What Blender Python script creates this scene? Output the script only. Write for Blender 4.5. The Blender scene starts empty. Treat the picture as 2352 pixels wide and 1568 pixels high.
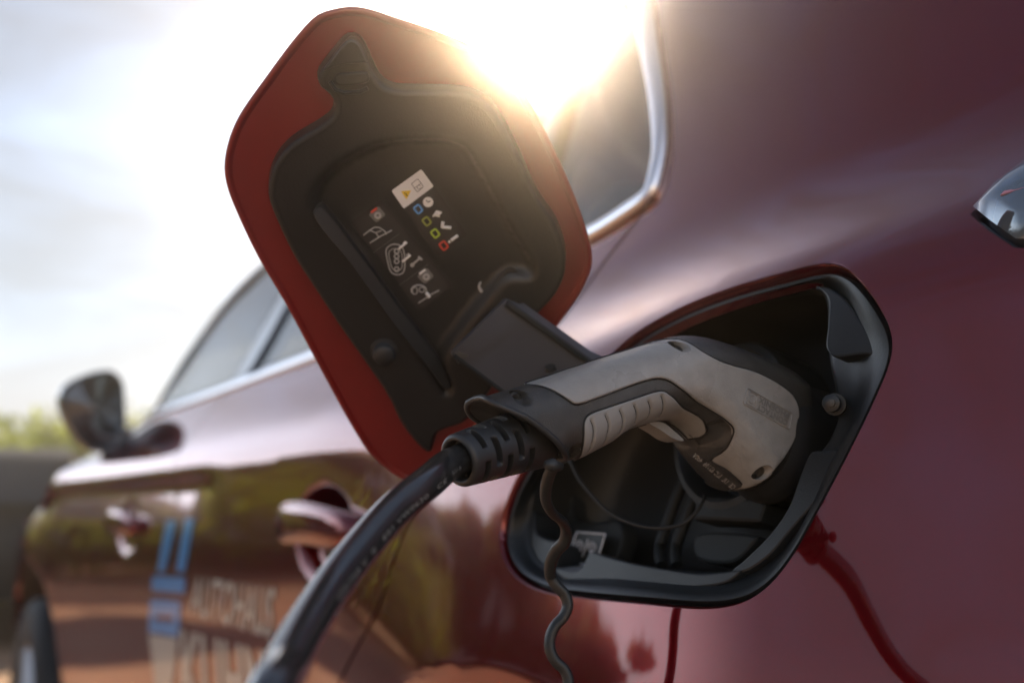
import bpy, bmesh, math, random
import numpy as np
from mathutils import Vector, Matrix, geometry
random.seed(7); rng = np.random.RandomState(7)
S = bpy.context.scene
COL = S.collection

# ---------------------------------------------------------------- camera, sky, sun, exposure
PW, PF = 2352.0, 2287.0                    # working picture width and focal length in its pixels
YAW, PITCH, CAMZ = math.radians(31), math.radians(9.58), 0.97
CX, CY = PW/2, 784.0
cam_d = bpy.data.cameras.new('camera'); cam = bpy.data.objects.new('camera', cam_d); COL.objects.link(cam)
cam_d.sensor_width = 36; cam_d.lens = 36*PF/PW; cam_d.clip_start = 0.01; cam_d.clip_end = 3000
cam.location = (0, 0, CAMZ)
cam.rotation_euler = (math.pi/2+PITCH, 0, -math.pi/2-YAW)
cam_d.dof.use_dof = True; cam_d.dof.focus_distance = 0.47; cam_d.dof.aperture_fstop = 4.6; cam_d.dof.aperture_blades = 9
S.camera = cam

SUN_AZ, SUN_EL = math.radians(32.1), math.radians(27.15)     # azimuth from the car's heading (+x) towards its right (-y)
SUNV = Vector((math.cos(SUN_AZ)*math.cos(SUN_EL), -math.sin(SUN_AZ)*math.cos(SUN_EL), math.sin(SUN_EL)))
W = bpy.data.worlds.new("World"); S.world = W; W.use_nodes = True
nt = W.node_tree; N = nt.nodes; LK = nt.links
bg = N['Background']; bg.inputs[1].default_value = 0.12
sky = N.new('ShaderNodeTexSky'); sky.sky_type = 'NISHITA'; sky.sun_disc = False
sky.sun_elevation = SUN_EL; sky.sun_rotation = math.pi/2 + SUN_AZ
sky.air_density = 1.0; sky.dust_density = 1.2
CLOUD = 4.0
tc = N.new('ShaderNodeTexCoord')
mp = N.new('ShaderNodeMapping'); mp.inputs['Scale'].default_value = (1.5, 1.5, 6.0); mp.inputs['Rotation'].default_value = (0.15, 0.1, 0.4)
LK.new(tc.outputs['Generated'], mp.inputs[0])
cn = N.new('ShaderNodeTexNoise'); cn.inputs['Scale'].default_value = 2.3; cn.inputs['Detail'].default_value = 7; cn.inputs['Roughness'].default_value = 0.55
cn.inputs['Distortion'].default_value = 0.6
LK.new(mp.outputs[0], cn.inputs['Vector'])
cr = N.new('ShaderNodeMapRange'); cr.inputs[1].default_value = 0.3; cr.inputs[2].default_value = 0.68; cr.inputs[3].default_value = 0.78; cr.inputs[4].default_value = 0.98
LK.new(cn.outputs['Fac'], cr.inputs[0])
# the glow of thin cloud round the sun
dt = N.new('ShaderNodeVectorMath'); dt.operation = 'DOT_PRODUCT'; dt.inputs[1].default_value = SUNV
nrm = N.new('ShaderNodeVectorMath'); nrm.operation = 'NORMALIZE'; LK.new(tc.outputs['Generated'], nrm.inputs[0])
LK.new(nrm.outputs[0], dt.inputs[0])
mx = N.new('ShaderNodeMath'); mx.operation = 'MAXIMUM'; mx.inputs[1].default_value = 0.0; LK.new(dt.outputs['Value'], mx.inputs[0])
def powr(p, a, prev):
    q = N.new('ShaderNodeMath'); q.operation = 'POWER'; q.inputs[1].default_value = p; LK.new(mx.outputs[0], q.inputs[0])
    m = N.new('ShaderNodeMath'); m.operation = 'MULTIPLY_ADD'; m.inputs[1].default_value = a; LK.new(q.outputs[0], m.inputs[0])
    if prev is None: m.inputs[2].default_value = 1.0
    else: LK.new(prev.outputs[0], m.inputs[2])
    return m
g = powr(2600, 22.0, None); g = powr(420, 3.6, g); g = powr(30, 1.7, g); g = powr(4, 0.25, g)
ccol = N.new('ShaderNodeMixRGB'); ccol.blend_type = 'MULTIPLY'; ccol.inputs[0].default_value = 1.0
sw = N.new('ShaderNodeMapRange'); sw.interpolation_type = 'SMOOTHSTEP'      # added brightness in the unseen left sky, for the paint's reflections
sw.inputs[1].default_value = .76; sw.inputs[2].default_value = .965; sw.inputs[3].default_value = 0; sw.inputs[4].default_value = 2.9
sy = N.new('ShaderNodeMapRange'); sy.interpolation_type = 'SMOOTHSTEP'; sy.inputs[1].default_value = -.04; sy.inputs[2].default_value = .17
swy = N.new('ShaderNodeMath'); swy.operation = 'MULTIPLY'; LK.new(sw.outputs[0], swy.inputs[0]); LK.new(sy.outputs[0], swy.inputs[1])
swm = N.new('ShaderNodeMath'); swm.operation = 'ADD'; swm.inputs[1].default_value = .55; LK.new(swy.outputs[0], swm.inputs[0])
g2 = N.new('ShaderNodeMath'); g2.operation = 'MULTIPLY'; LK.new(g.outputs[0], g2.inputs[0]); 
sb = N.new('ShaderNodeMapRange'); sb.interpolation_type = 'SMOOTHSTEP'; sb.inputs[1].default_value = -.20; sb.inputs[2].default_value = -.65; sb.inputs[3].default_value = 0; sb.inputs[4].default_value = 1.3  # added brightness in the unseen sky behind the lens, lights the plug
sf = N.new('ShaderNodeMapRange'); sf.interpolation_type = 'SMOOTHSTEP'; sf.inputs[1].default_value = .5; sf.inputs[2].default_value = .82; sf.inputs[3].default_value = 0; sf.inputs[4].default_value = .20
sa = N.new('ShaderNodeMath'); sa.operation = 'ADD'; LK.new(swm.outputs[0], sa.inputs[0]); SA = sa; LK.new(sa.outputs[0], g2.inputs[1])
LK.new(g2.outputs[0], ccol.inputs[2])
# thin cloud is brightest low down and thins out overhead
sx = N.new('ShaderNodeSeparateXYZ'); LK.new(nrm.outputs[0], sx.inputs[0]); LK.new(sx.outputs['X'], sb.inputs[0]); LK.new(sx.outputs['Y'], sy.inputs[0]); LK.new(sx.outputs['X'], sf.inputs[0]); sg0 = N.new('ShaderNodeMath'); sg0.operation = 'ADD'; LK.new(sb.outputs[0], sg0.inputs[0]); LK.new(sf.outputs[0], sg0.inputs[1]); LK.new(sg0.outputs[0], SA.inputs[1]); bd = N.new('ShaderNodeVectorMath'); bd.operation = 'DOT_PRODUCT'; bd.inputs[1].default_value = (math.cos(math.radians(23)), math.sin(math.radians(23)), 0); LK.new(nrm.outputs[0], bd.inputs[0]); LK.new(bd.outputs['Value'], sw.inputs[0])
er = N.new('ShaderNodeValToRGB'); LK.new(sx.outputs['Z'], er.inputs[0]); e_ = er.color_ramp.elements
e_[0].position = 0.0; e_[0].color = (1.12, 1.18, 1.26, 1); e_[1].position = 1.0; e_[1].color = (.19, .22, .29, 1)
for q, c in ((.08, (.80, .85, .92)), (.17, (.48, .545, .62)), (.40, (.35, .395, .47)), (.60, (.27, .30, .37))): k_ = er.color_ramp.elements.new(q); k_.color = (*c, 1)
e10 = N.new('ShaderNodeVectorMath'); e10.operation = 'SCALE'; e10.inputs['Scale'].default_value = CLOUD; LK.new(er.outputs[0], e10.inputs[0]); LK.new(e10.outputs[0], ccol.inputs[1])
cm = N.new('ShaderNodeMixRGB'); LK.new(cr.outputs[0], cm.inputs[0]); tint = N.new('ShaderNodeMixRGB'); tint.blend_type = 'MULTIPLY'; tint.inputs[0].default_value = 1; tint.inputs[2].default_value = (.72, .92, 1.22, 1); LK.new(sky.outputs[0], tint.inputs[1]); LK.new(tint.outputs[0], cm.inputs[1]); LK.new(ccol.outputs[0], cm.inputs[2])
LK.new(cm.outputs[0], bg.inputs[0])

sd = bpy.data.lights.new('sun', 'SUN'); sd.energy = 5.0; sd.angle = math.radians(0.53); sd.color = (1.0, 0.78, 0.52)
so = bpy.data.objects.new('sun', sd); COL.objects.link(so); so.rotation_euler = (-SUNV).to_track_quat('-Z', 'Y').to_euler()
S.view_settings.view_transform = 'Standard'; S.view_settings.look = 'None'; S.view_settings.gamma = 1
S.view_settings.exposure = 1.55
S.render.engine = 'CYCLES'
S.cycles.use_denoising = True
S.cycles.max_bounces = 10; S.cycles.glossy_bounces = 5; S.cycles.transparent_max_bounces = 16; S.cycles.volume_bounces = 0
S.cycles.sample_clamp_indirect = 8.0

# ---------------------------------------------------------------- helpers: rays, curves, meshes
cp_, sp_ = math.cos(PITCH), math.sin(PITCH); cy_, sy_ = math.cos(YAW), math.sin(YAW)
# car coordinates used below: F ahead along the car, L to the right of the lens, Z up  ->  world (F, -L, Z)
def ray(p):
    x = (p[0]-CX)/PF; y = (CY-p[1])/PF
    up = y*cp_+sp_; fw = cp_-y*sp_
    v = np.array([fw*cy_-x*sy_, fw*sy_+x*cy_, up]); return v/np.linalg.norm(v)
def A3(d): return np.array([d[0]*ray(d[2])[0], 0, 0])
EYE = np.array([0, 0, CAMZ])
def wv(a): return (float(a[0]), float(-a[1]), float(a[2]))
# several enlarged views of the photograph were measured in their own pixels
def c1(x, y): return (490+x*.38195, y*.38195)
def c2(x, y): return (490+x*.38195, 367.5+y*.38195)
def c3(x, y): return (980+x*.38195, 694.2+y*.38195)
def c4(x, y): return (1102.5+x*.41667, 571.7+y*.41667)
def c5(x, y): return (1061.7+x*.38195, 980+y*.38195)
def c6(x, y): return (x*.3125, 571.7+y*.3125)
def c7(x, y): return (x*.38195, 980+y*.38195)
def c8(x, y): return (1388.3+x*.41667, y*.41667)
def c9(x, y): return (800.3+x*.22925, 359.3+y*.22925)       # 980..1380 x 440..880
def c10(x, y): return (694.2+x*.19097, 65.3+y*.19097)       # 850..1400 x 80..440
def c11(x, y): return (1633.3+x*.3125, 612.5+y*.3125)       # 2000..2520 x 750..1350
def c12(x, y): return (571.7+x*.26042, 1020.8+y*.26042)     # 700..1450 x 1250..1750

def pchip(xs, ys):
    x = np.array(xs, float); y = np.array(ys, float); h = np.diff(x); d = np.diff(y)/h
    m = np.zeros_like(x); m[0] = d[0]; m[-1] = d[-1]
    for i in range(1, len(x)-1):
        if d[i-1]*d[i] > 0:
            w1 = 2*h[i]+h[i-1]; w2 = h[i]+2*h[i-1]; m[i] = (w1+w2)/(w1/d[i-1]+w2/d[i])
    def f(q):
        q = np.asarray(q, float); i = np.clip(np.searchsorted(x, q)-1, 0, len(x)-2)
        t = np.clip((q-x[i])/h[i], -3, 4); o = (q < x[0]) | (q > x[-1])
        v = (2*t**3-3*t**2+1)*y[i]+(t**3-2*t**2+t)*h[i]*m[i]+(-2*t**3+3*t**2)*y[i+1]+(t**3-t**2)*h[i]*m[i+1]
        lin = np.where(q < x[0], y[0]+m[0]*(q-x[0]), y[-1]+m[-1]*(q-x[-1]))
        return np.where(o, lin, v)
    return f
def smooth_fn(f, s, n=5):                  # blur a 1-d curve over +-s
    ks = np.linspace(-1, 1, 2*n+1); w = np.exp(-2*ks**2); w /= w.sum()
    X = np.arange(-1.0, 4.6, .0004); Y = sum(w[i]*f(X+ks[i]*s) for i in range(len(ks)))      # tabulated once
    return lambda q: np.interp(q, X, Y)
def sstep(a, b, x): t = np.clip((np.asarray(x, float)-a)/(b-a), 0, 1); return t*t*(3-2*t)
def catmull(P, closed=False, per=8):
    P = [np.array(p, float) for p in P]; n = len(P); out = []
    rngk = range(n) if closed else range(n-1)
    for i in rngk:
        if closed: a, b, c, d = P[i-1], P[i], P[(i+1) % n], P[(i+2) % n]
        else: a, b, c, d = P[max(i-1, 0)], P[i], P[i+1], P[min(i+2, n-1)]
        # centripetal
        def tj(ti, p, q): return ti+max(np.linalg.norm(q-p), 1e-9)**.5
        t0 = 0; t1 = tj(t0, a, b) if np.linalg.norm(b-a) > 1e-9 else t0+max(np.linalg.norm(c-b), 1e-9)**.5
        t2 = tj(t1, b, c); t3 = tj(t2, c, d) if np.linalg.norm(d-c) > 1e-9 else t2+(t2-t1)
        if np.linalg.norm(b-a) < 1e-9: a = 2*b-c
        if np.linalg.norm(d-c) < 1e-9: d = 2*c-b
        for k in range(per):
            t = t1+(t2-t1)*k/per
            A1 = (t1-t)/(t1-t0)*a+(t-t0)/(t1-t0)*b; A2 = (t2-t)/(t2-t1)*b+(t-t1)/(t2-t1)*c; A3_ = (t3-t)/(t3-t2)*c+(t-t2)/(t3-t2)*d
            B1 = (t2-t)/(t2-t0)*A1+(t-t0)/(t2-t0)*A2; B2 = (t3-t)/(t3-t1)*A2+(t-t1)/(t3-t1)*A3_
            out.append((t2-t)/(t2-t1)*B1+(t-t1)/(t2-t1)*B2)
    if not closed: out.append(P[-1])
    return np.array(out)
def resample(P, n, closed=False):
    P = np.asarray(P, float)
    if closed: P = np.vstack([P, P[:1]])
    s = np.concatenate([[0], np.cumsum(np.linalg.norm(np.diff(P, axis=0), axis=1))])
    q = np.linspace(0, s[-1], n, endpoint=not closed)
    return np.stack([np.interp(q, s, P[:, k]) for k in range(P.shape[1])], 1)
def closed_px(P, n=120): return resample(catmull(P, True, 10), n, True)
def in_poly(P, poly):
    P = np.asarray(P, float); A = np.asarray(poly, float); B = np.roll(A, -1, 0); dy = B[:, 1]-A[:, 1]; dy = np.where(abs(dy) < 1e-15, 1e-15, dy)
    out = np.zeros(len(P), bool)
    for i in range(0, len(P), 4000):
        x = P[i:i+4000, :1]; y = P[i:i+4000, 1:]
        c = (A[:, 1] > y) != (B[:, 1] > y); out[i:i+4000] = (np.sum(c & (x < (B[:, 0]-A[:, 0])*(y-A[:, 1])/dy+A[:, 0]), axis=1) % 2) == 1
    return out
def dist_poly(P, poly):
    P = np.asarray(P, float); A = np.asarray(poly, float); D = np.roll(A, -1, 0)-A; L2 = np.maximum((D**2).sum(1), 1e-18); out = np.empty(len(P))
    for i in range(0, len(P), 4000):
        x = P[i:i+4000, :1]-A[:, 0]; y = P[i:i+4000, 1:]-A[:, 1]
        t = np.clip((x*D[:, 0]+y*D[:, 1])/L2, 0, 1); out[i:i+4000] = np.sqrt(((x-t*D[:, 0])**2+(y-t*D[:, 1])**2).min(1))
    return out
def inset2(P, d):                          # move a closed outline inwards by d
    P = np.asarray(P, float); area = np.sum(P[:, 0]*np.roll(P[:, 1], -1)-np.roll(P[:, 0], -1)*P[:, 1])
    t = np.roll(P, -1, 0)-np.roll(P, 1, 0); t /= np.maximum(np.linalg.norm(t, axis=1), 1e-12)[:, None]
    nn = np.stack([-t[:, 1], t[:, 0]], 1)*(1 if area > 0 else -1)
    return P+nn*d

class MB:
    def __init__(s): s.v = []; s.f = []; s.m = []; s.nr = {}; s.mats = []
    def mi(s, m):
        if m not in s.mats: s.mats.append(m)
        return s.mats.index(m)
    def add(s, vs, fs, m, normals=None):
        b = len(s.v); k = s.mi(m)
        s.v += [tuple(map(float, v)) for v in vs]; s.f += [tuple(int(i)+b for i in f) for f in fs]; s.m += [k]*len(fs)
        if normals is not None:
            for i, q in enumerate(normals): s.nr[b+i] = q
        return b
    def box(s, c, sz, m, ax=None):
        c = np.array(c, float); ax = np.eye(3) if ax is None else ax
        vs = [c+ax[0]*x*sz[0]/2+ax[1]*y*sz[1]/2+ax[2]*z*sz[2]/2 for x in (-1, 1) for y in (-1, 1) for z in (-1, 1)]
        s.add(vs, [(0, 1, 3, 2), (4, 6, 7, 5), (0, 4, 5, 1), (2, 3, 7, 6), (0, 2, 6, 4), (1, 5, 7, 3)], m)
    def tube(s, P, r, m, n=16, cap=True, flat=1.0, up=None):
        P = np.asarray(P, float); k = len(P); r = np.broadcast_to(np.asarray(r, float), (k,))
        T = np.gradient(P, axis=0); T /= np.maximum(np.linalg.norm(T, axis=1), 1e-12)[:, None]
        u = np.array([0, 0, 1.]) if up is None else np.array(up, float)
        if abs(u@T[0]) > .95: u = np.array([1., 0, 0])
        vs = []; a = np.linspace(0, 2*np.pi, n, endpoint=False)
        for i in range(k):
            u = u-T[i]*(u@T[i]); u /= np.linalg.norm(u); w = np.cross(T[i], u)
            for q in a: vs.append(P[i]+r[i]*(u*np.cos(q)+w*np.sin(q)*flat))
        fs = [(i*n+j, i*n+(j+1) % n, (i+1)*n+(j+1) % n, (i+1)*n+j) for i in range(k-1) for j in range(n)]
        if cap: fs += [tuple(range(n))[::-1], tuple(range((k-1)*n, k*n))]
        s.add(vs, fs, m)
    def rings(s, R, m, close=True, cap=False):        # loft between rings of equal length
        n = len(R[0]); vs = [p for r in R for p in r]; fs = []
        for i in range(len(R)-1):
            for j in range(n if close else n-1): fs.append((i*n+j, i*n+(j+1) % n, (i+1)*n+(j+1) % n, (i+1)*n+j))
        if cap: fs.append(tuple(range((len(R)-1)*n, len(R)*n)))
        s.add(vs, fs, m)
    def build(s, name, parent=None, smooth=True, world=False, angle=None):
        me = bpy.data.meshes.new(name)
        org = np.array(ROOT.get(parent.name if parent else '', (0, 0, 0)), float) if parent else np.zeros(3)
        V = [v if world else wv(v) for v in s.v]
        V = [(a-org[0], b-org[1], c-org[2]) for a, b, c in V]
        me.from_pydata(V, [], s.f)
        for m in s.mats: me.materials.append(m)
        me.polygons.foreach_set('material_index', s.m)
        me.polygons.foreach_set('use_smooth', [bool(smooth)]*len(s.f))
        if not s.nr:
            bm = bmesh.new(); bm.from_mesh(me); bmesh.ops.recalc_face_normals(bm, faces=bm.faces); bm.to_mesh(me); bm.free()
        me.update()
        if smooth and angle and not s.nr:
            try: me.set_sharp_from_angle(angle=math.radians(angle))
            except Exception: pass
        if s.nr:
            vn = [tuple(v.normal) for v in me.vertices]
            for i, q in s.nr.items(): vn[i] = q
            # keep winding consistent with the wanted normals
            bm = bmesh.new(); bm.from_mesh(me); bm.faces.ensure_lookup_table(); fl = []
            for f in bm.faces:
                q = [s.nr[v.index] for v in f.verts if v.index in s.nr]
                if q and Vector(np.mean(q, axis=0)).dot(f.normal) < 0: fl.append(f)
            bmesh.ops.reverse_faces(bm, faces=fl); bm.to_mesh(me); bm.free(); me.update()
            vn2 = [tuple(v.normal) for v in me.vertices]
            for i, q in s.nr.items(): vn2[i] = q
            me.normals_split_custom_set_from_vertices(vn2)
        o = bpy.data.objects.new(name, me); COL.objects.link(o)
        if parent:
            o.parent = parent; ROOT[o.name] = tuple(org)
        return o
ROOT = {}
def tag(o, label=None, cat=None, group=None, kind=None):
    if label: o['label'] = label
    if cat: o['category'] = cat
    if group: o['group'] = group
    if kind: o['kind'] = kind
    return o
def empty(name, loc, label, cat, group=None):
    o = bpy.data.objects.new(name, None); COL.objects.link(o); o.location = wv(loc); o.empty_display_size = .1
    ROOT[o.name] = wv(loc); tag(o, label, cat, group); return o

def mat(name, col, rough=.5, metal=0., coat=0., spec=.5, var=.0, vscale=30., bump=0., bscale=200., coatr=.03, trans=0., rvar=0., rscale=20):
    m = bpy.data.materials.new(name); m.use_nodes = True; t = m.node_tree; b = t.nodes['Principled BSDF']
    b.inputs['Base Color'].default_value = (*col, 1); b.inputs['Roughness'].default_value = rough; b.inputs['Metallic'].default_value = metal
    b.inputs['Coat Weight'].default_value = coat; b.inputs['Coat Roughness'].default_value = coatr; b.inputs['Specular IOR Level'].default_value = spec
    b.inputs['Transmission Weight'].default_value = trans
    tx = t.nodes.new('ShaderNodeTexCoord')
    if var:
        n = t.nodes.new('ShaderNodeTexNoise'); n.inputs['Scale'].default_value = vscale; n.inputs['Detail'].default_value = 4
        t.links.new(tx.outputs['Object'], n.inputs['Vector'])
        r = t.nodes.new('ShaderNodeValToRGB'); r.color_ramp.elements[0].position = .3; r.color_ramp.elements[1].position = .7
        r.color_ramp.elements[0].color = (*[c*(1-var) for c in col], 1); r.color_ramp.elements[1].color = (*[min(1, c*(1+var)) for c in col], 1)
        t.links.new(n.outputs['Fac'], r.inputs[0]); t.links.new(r.outputs[0], b.inputs['Base Color'])
    if rvar:
        n = t.nodes.new('ShaderNodeTexNoise'); n.inputs['Scale'].default_value = rscale; n.inputs['Detail'].default_value = 6
        t.links.new(tx.outputs['Object'], n.inputs['Vector'])
        q = t.nodes.new('ShaderNodeMapRange'); q.inputs[1].default_value = .3; q.inputs[2].default_value = .7; q.inputs[3].default_value = max(0, rough-rvar); q.inputs[4].default_value = rough+rvar
        t.links.new(n.outputs['Fac'], q.inputs[0]); t.links.new(q.outputs[0], b.inputs['Roughness'])
    if bump:
        n = t.nodes.new('ShaderNodeTexNoise'); n.inputs['Scale'].default_value = bscale; n.inputs['Detail'].default_value = 3
        t.links.new(tx.outputs['Object'], n.inputs['Vector'])
        q = t.nodes.new('ShaderNodeBump'); q.inputs['Strength'].default_value = bump; q.inputs['Distance'].default_value = .001
        t.links.new(n.outputs['Fac'], q.inputs['Height']); t.links.new(q.outputs[0], b.inputs['Normal'])
    return m
def mat_glass(name, tint, dark=0.0):
    m = bpy.data.materials.new(name); m.use_nodes = True; t = m.node_tree; t.nodes.remove(t.nodes['Principled BSDF'])
    tr = t.nodes.new('ShaderNodeBsdfTransparent'); tr.inputs[0].default_value = (*tint, 1)
    gl = t.nodes.new('ShaderNodeBsdfGlossy'); gl.inputs['Roughness'].default_value = .012
    fr = t.nodes.new('ShaderNodeFresnel'); fr.inputs[0].default_value = 1.62
    mxs = t.nodes.new('ShaderNodeMixShader'); t.links.new(fr.outputs[0], mxs.inputs[0]); t.links.new(tr.outputs[0], mxs.inputs[1]); t.links.new(gl.outputs[0], mxs.inputs[2])
    t.links.new(mxs.outputs[0], t.nodes['Material Output'].inputs[0]); return m

RED = mat('red_car_paint', (.150, .0045, .0090), .11, .68, 1.0, .2, coatr=.012, var=.10, vscale=900)
RED.node_tree.nodes['Principled BSDF'].inputs['Coat IOR'].default_value = 1.66; RED.node_tree.nodes['Principled BSDF'].inputs['Specular Tint'].default_value = (.55, .09, .08, 1)
REDIN = mat('red_inner_paint', (.21, .011, .010), .34, .2, .8, .5, coatr=.06, rvar=.06, var=.06, vscale=40)
BLK = mat('black_plastic', (.022, .024, .026), .42, spec=.5, bump=.12, bscale=1500, rvar=.07)
LIN = mat('flap_liner_plastic', (.012, .0125, .013), .40, bump=.2, bscale=1100, rvar=.10, var=.25, vscale=22)
BOWL = mat('port_bowl_plastic', (.008, .010, .010), .5, bump=.1, bscale=900, rvar=.08)
TRIMP = mat('port_trim_plastic', (.014, .018, .021), .38, spec=.38, bump=.1, bscale=900, rvar=.05)
RUB = mat('cable_rubber', (.026, .027, .027), .22, spec=.6, bump=.10, bscale=700, rvar=.05)
DGREY = mat('connector_shell', (.040, .040, .038), .36, bump=.3, bscale=1500, var=.25, vscale=120, rvar=.08)
GREY = mat('connector_panel', (.265, .260, .245), .29, bump=.2, bscale=1300, var=.08, vscale=130, rvar=.08)
GRIP = mat('grip_rubber', (.25, .25, .24), .55, bump=.2, bscale=900, var=.06, vscale=60)
HOLE = mat('dark_recess', (.008, .008, .008), .6)
CHROME = mat('chrome_trim', (.86, .87, .90), .34, 1.0)
GLOSSB = mat('gloss_black', (.010, .010, .011), .10, coat=.6)
GLASS = mat_glass('car_glass', (.62, .70, .66))
WHITE = mat('white_print', (.78, .77, .74), .5)
YELL = mat('yellow_print', (.80, .55, .03), .5)
BLUEP = mat('blue_print', (.12, .36, .75), .5)
OLIVE = mat('olive_print', (.30, .34, .06), .5)
LIME = mat('lime_print', (.45, .60, .05), .5)
REDP = mat('red_print', (.72, .07, .04), .5)
GREYP = mat('grey_print', (.42, .41, .39), .55)
DIMP = mat('dim_grey_print', (.16, .155, .15), .55)
LABELB = mat('black_label', (.038, .036, .034), .24)
DECALB = mat('blue_decal', (.03, .25, .62), .3, coat=.6)
DECALW = mat('white_decal', (.42, .41, .38), .3, coat=.6)
RUB.node_tree.nodes['Principled BSDF'].inputs['Coat Weight'].default_value = .8; RUB.node_tree.nodes['Principled BSDF'].inputs['Coat IOR'].default_value = 1.7; RUB.node_tree.nodes['Principled BSDF'].inputs['Coat Roughness'].default_value = .16
STRAPM = mat('strap_rubber', (.020, .023, .024), .42, spec=.4, bump=.14, bscale=700, rvar=.06)
STAMP = mat('cable_print', (.26, .26, .24), .6)
TYRE = mat('tyre_rubber', (.02, .02, .02), .7, bump=.3, bscale=150)
RIM = mat('alloy_rim', (.35, .35, .36), .3, .9)
SEAT = mat('seat_fabric', (.05, .05, .055), .8, bump=.3, bscale=400)
CABIN = mat('cabin_trim', (.035, .033, .032), .65)

# ---------------------------------------------------------------- the ground
def mat_paving():
    m = bpy.data.materials.new('brick_paving'); m.use_nodes = True; t = m.node_tree; b = t.nodes['Principled BSDF']
    tx = t.nodes.new('ShaderNodeTexCoord'); br = t.nodes.new('ShaderNodeTexBrick'); br.inputs['Scale'].default_value = 1
    br.inputs['Brick Width'].default_value = .2; br.inputs['Row Height'].default_value = .1; br.inputs['Mortar Size'].default_value = .004
    br.inputs['Color1'].default_value = (.46, .28, .17, 1); br.inputs['Color2'].default_value = (.40, .23, .135, 1); br.inputs['Mortar'].default_value = (.16, .13, .11, 1)
    n = t.nodes.new('ShaderNodeTexNoise'); n.inputs['Scale'].default_value = .7; n.inputs['Detail'].default_value = 8
    mx_ = t.nodes.new('ShaderNodeMixRGB'); mx_.blend_type = 'MULTIPLY'; mx_.inputs[0].default_value = .35
    t.links.new(tx.outputs['Object'], br.inputs['Vector']); t.links.new(tx.outputs['Object'], n.inputs['Vector'])
    t.links.new(br.outputs[0], mx_.inputs[1]); t.links.new(n.outputs['Fac'], mx_.inputs[2]); t.links.new(mx_.outputs[0], b.inputs['Base Color'])
    b.inputs['Roughness'].default_value = .85; return m
PAVE = mat_paving()
GRASS = mat('grass_verge', (.07, .10, .02), .9, var=.5, vscale=3)
m_ = MB(); m_.add([(-110, -110, 0), (110, -110, 0), (110, 110, 0), (-110, 110, 0)], [(0, 1, 2, 3)], PAVE)
tag(m_.build('ground', smooth=False), 'pinkish brick paving under the cars', kind='structure')
EARTH = mat('dry_verge', (.045, .027, .009), .95, var=.4, vscale=1.5)
m_ = MB(); m_.add([(5.5, -3.2, .004), (40, -3.2, .004), (40, -40, .004), (-4, -40, .004), (-4, -6.5, .004), (2.5, -6.0, .004)], [(0, 1, 2, 3, 4, 5)], EARTH)
tag(m_.build('verge', smooth=False), 'dry brown verge beside the paving', kind='structure')

# ---------------------------------------------------------------- the red car: one height field for its left side
L0 = smooth_fn(pchip([-.7, -.45, -.2, .05, .25, .45, .62, .85, 1.2, 1.8, 2.4, 2.8, 3.15, 3.5, 3.8, 4.05],
                     [.76, .65, .575, .488, .385, .350, .352, .372, .380, .372, .352, .325, .290, .300, .38, .62]), .12)
PR = smooth_fn(pchip([.3, .6, .75, .85, .92, 1.0, 1.045, 1.075, 1.10, 1.13, 1.16, 1.20, 1.30, 1.45, 1.62],
                     [.0, -.020, -.034, -.024, -.012, .0, .007, .024, .050, .078, .098, .114, .150, .215, .335]), .018)
PD = smooth_fn(pchip([.3, .45, .60, .74, .82, .90, .985, 1.03, 1.055, 1.09, 1.13, 1.178, 1.25, 1.35, 1.5, 1.62],
                     [.055, .035, .018, .008, .004, .002, .0, -.001, .005, .025, .054, .090, .130, .180, .262, .365]), .012)
HANDLES = [(1.015, .950), (2.05, .942)]
GREEN = smooth_fn(pchip([-1, 2.0, 2.2, 2.4, 2.55, 2.75, 2.9, 4.2], [0, 0, .002, .024, .05, .098, .125, .15]), .06)
SHELF = smooth_fn(pchip([-1, 0, .15, .26, .35, .51, .7, 4], [.07, .058, .044, .030, .018, .0, -.012, -.012]), .12)
def Lside(F, Z):
    F = np.asarray(F, float); Z = np.asarray(Z, float)
    w = sstep(.62, 1.10, F)
    v = L0(F)+PR(Z-SHELF(F))*(1-w)+PD(Z)*w+GREEN(F)*sstep(1.05, 1.19, Z)
    v = v+sstep(1.40, 1.62, F)*.013*np.clip((Z-.945)/.055, 0, 1)*sstep(1.035, 1.003, Z)     # sculpted line along the front door
    v = v+.055*sstep(.88, 1.03, Z)*sstep(2.80, 3.15, F)
    for (hf, hz), dish in zip(HANDLES, (.017, .009)):                  # dished recess behind each door handle
        q = ((F-hf)/.10)**2+((Z-hz+.006)/.056)**2
        v = v+dish*sstep(0, .75, 1-q)
    # flared lips of the wheel openings
    for wf, wz in ((.56, .40), (3.13, .38)):
        r = np.hypot(F-wf, Z-wz); v = v+.004*np.exp(-((r-.456)/.008)**2)
    return v
def Nside(F, Z):
    e = 1.5e-3
    gx = (Lside(F+e, Z)-Lside(F-e, Z))/(2*e); gz = (Lside(F, Z+e)-Lside(F, Z-e))/(2*e)
    n = np.stack([gx, -np.ones_like(gx), gz], -1); return n/np.linalg.norm(n, axis=-1, keepdims=True)   # outward in F,L,Z
def side_hit(p, off=0.0):
    d = ray(p); t = np.arange(.15, 6.5, .01); P = EYE+t[:, None]*d
    g_ = P[:, 1]-Lside(P[:, 0], P[:, 2])-off; k = np.where(g_ > 0)[0]
    if len(k) == 0:                        # grazes past: take the nearest approach
        k = [int(np.argmax(g_))]; return P[k[0]]
    a, b = t[max(k[0]-1, 0)], t[k[0]]
    for _ in range(30):
        c = (a+b)/2; q = EYE+c*d
        if q[1]-Lside(q[0], q[2])-off > 0: b = c
        else: a = c
    return EYE+b*d
def fz(p): q = side_hit(p); return (q[0], q[2])
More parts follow.
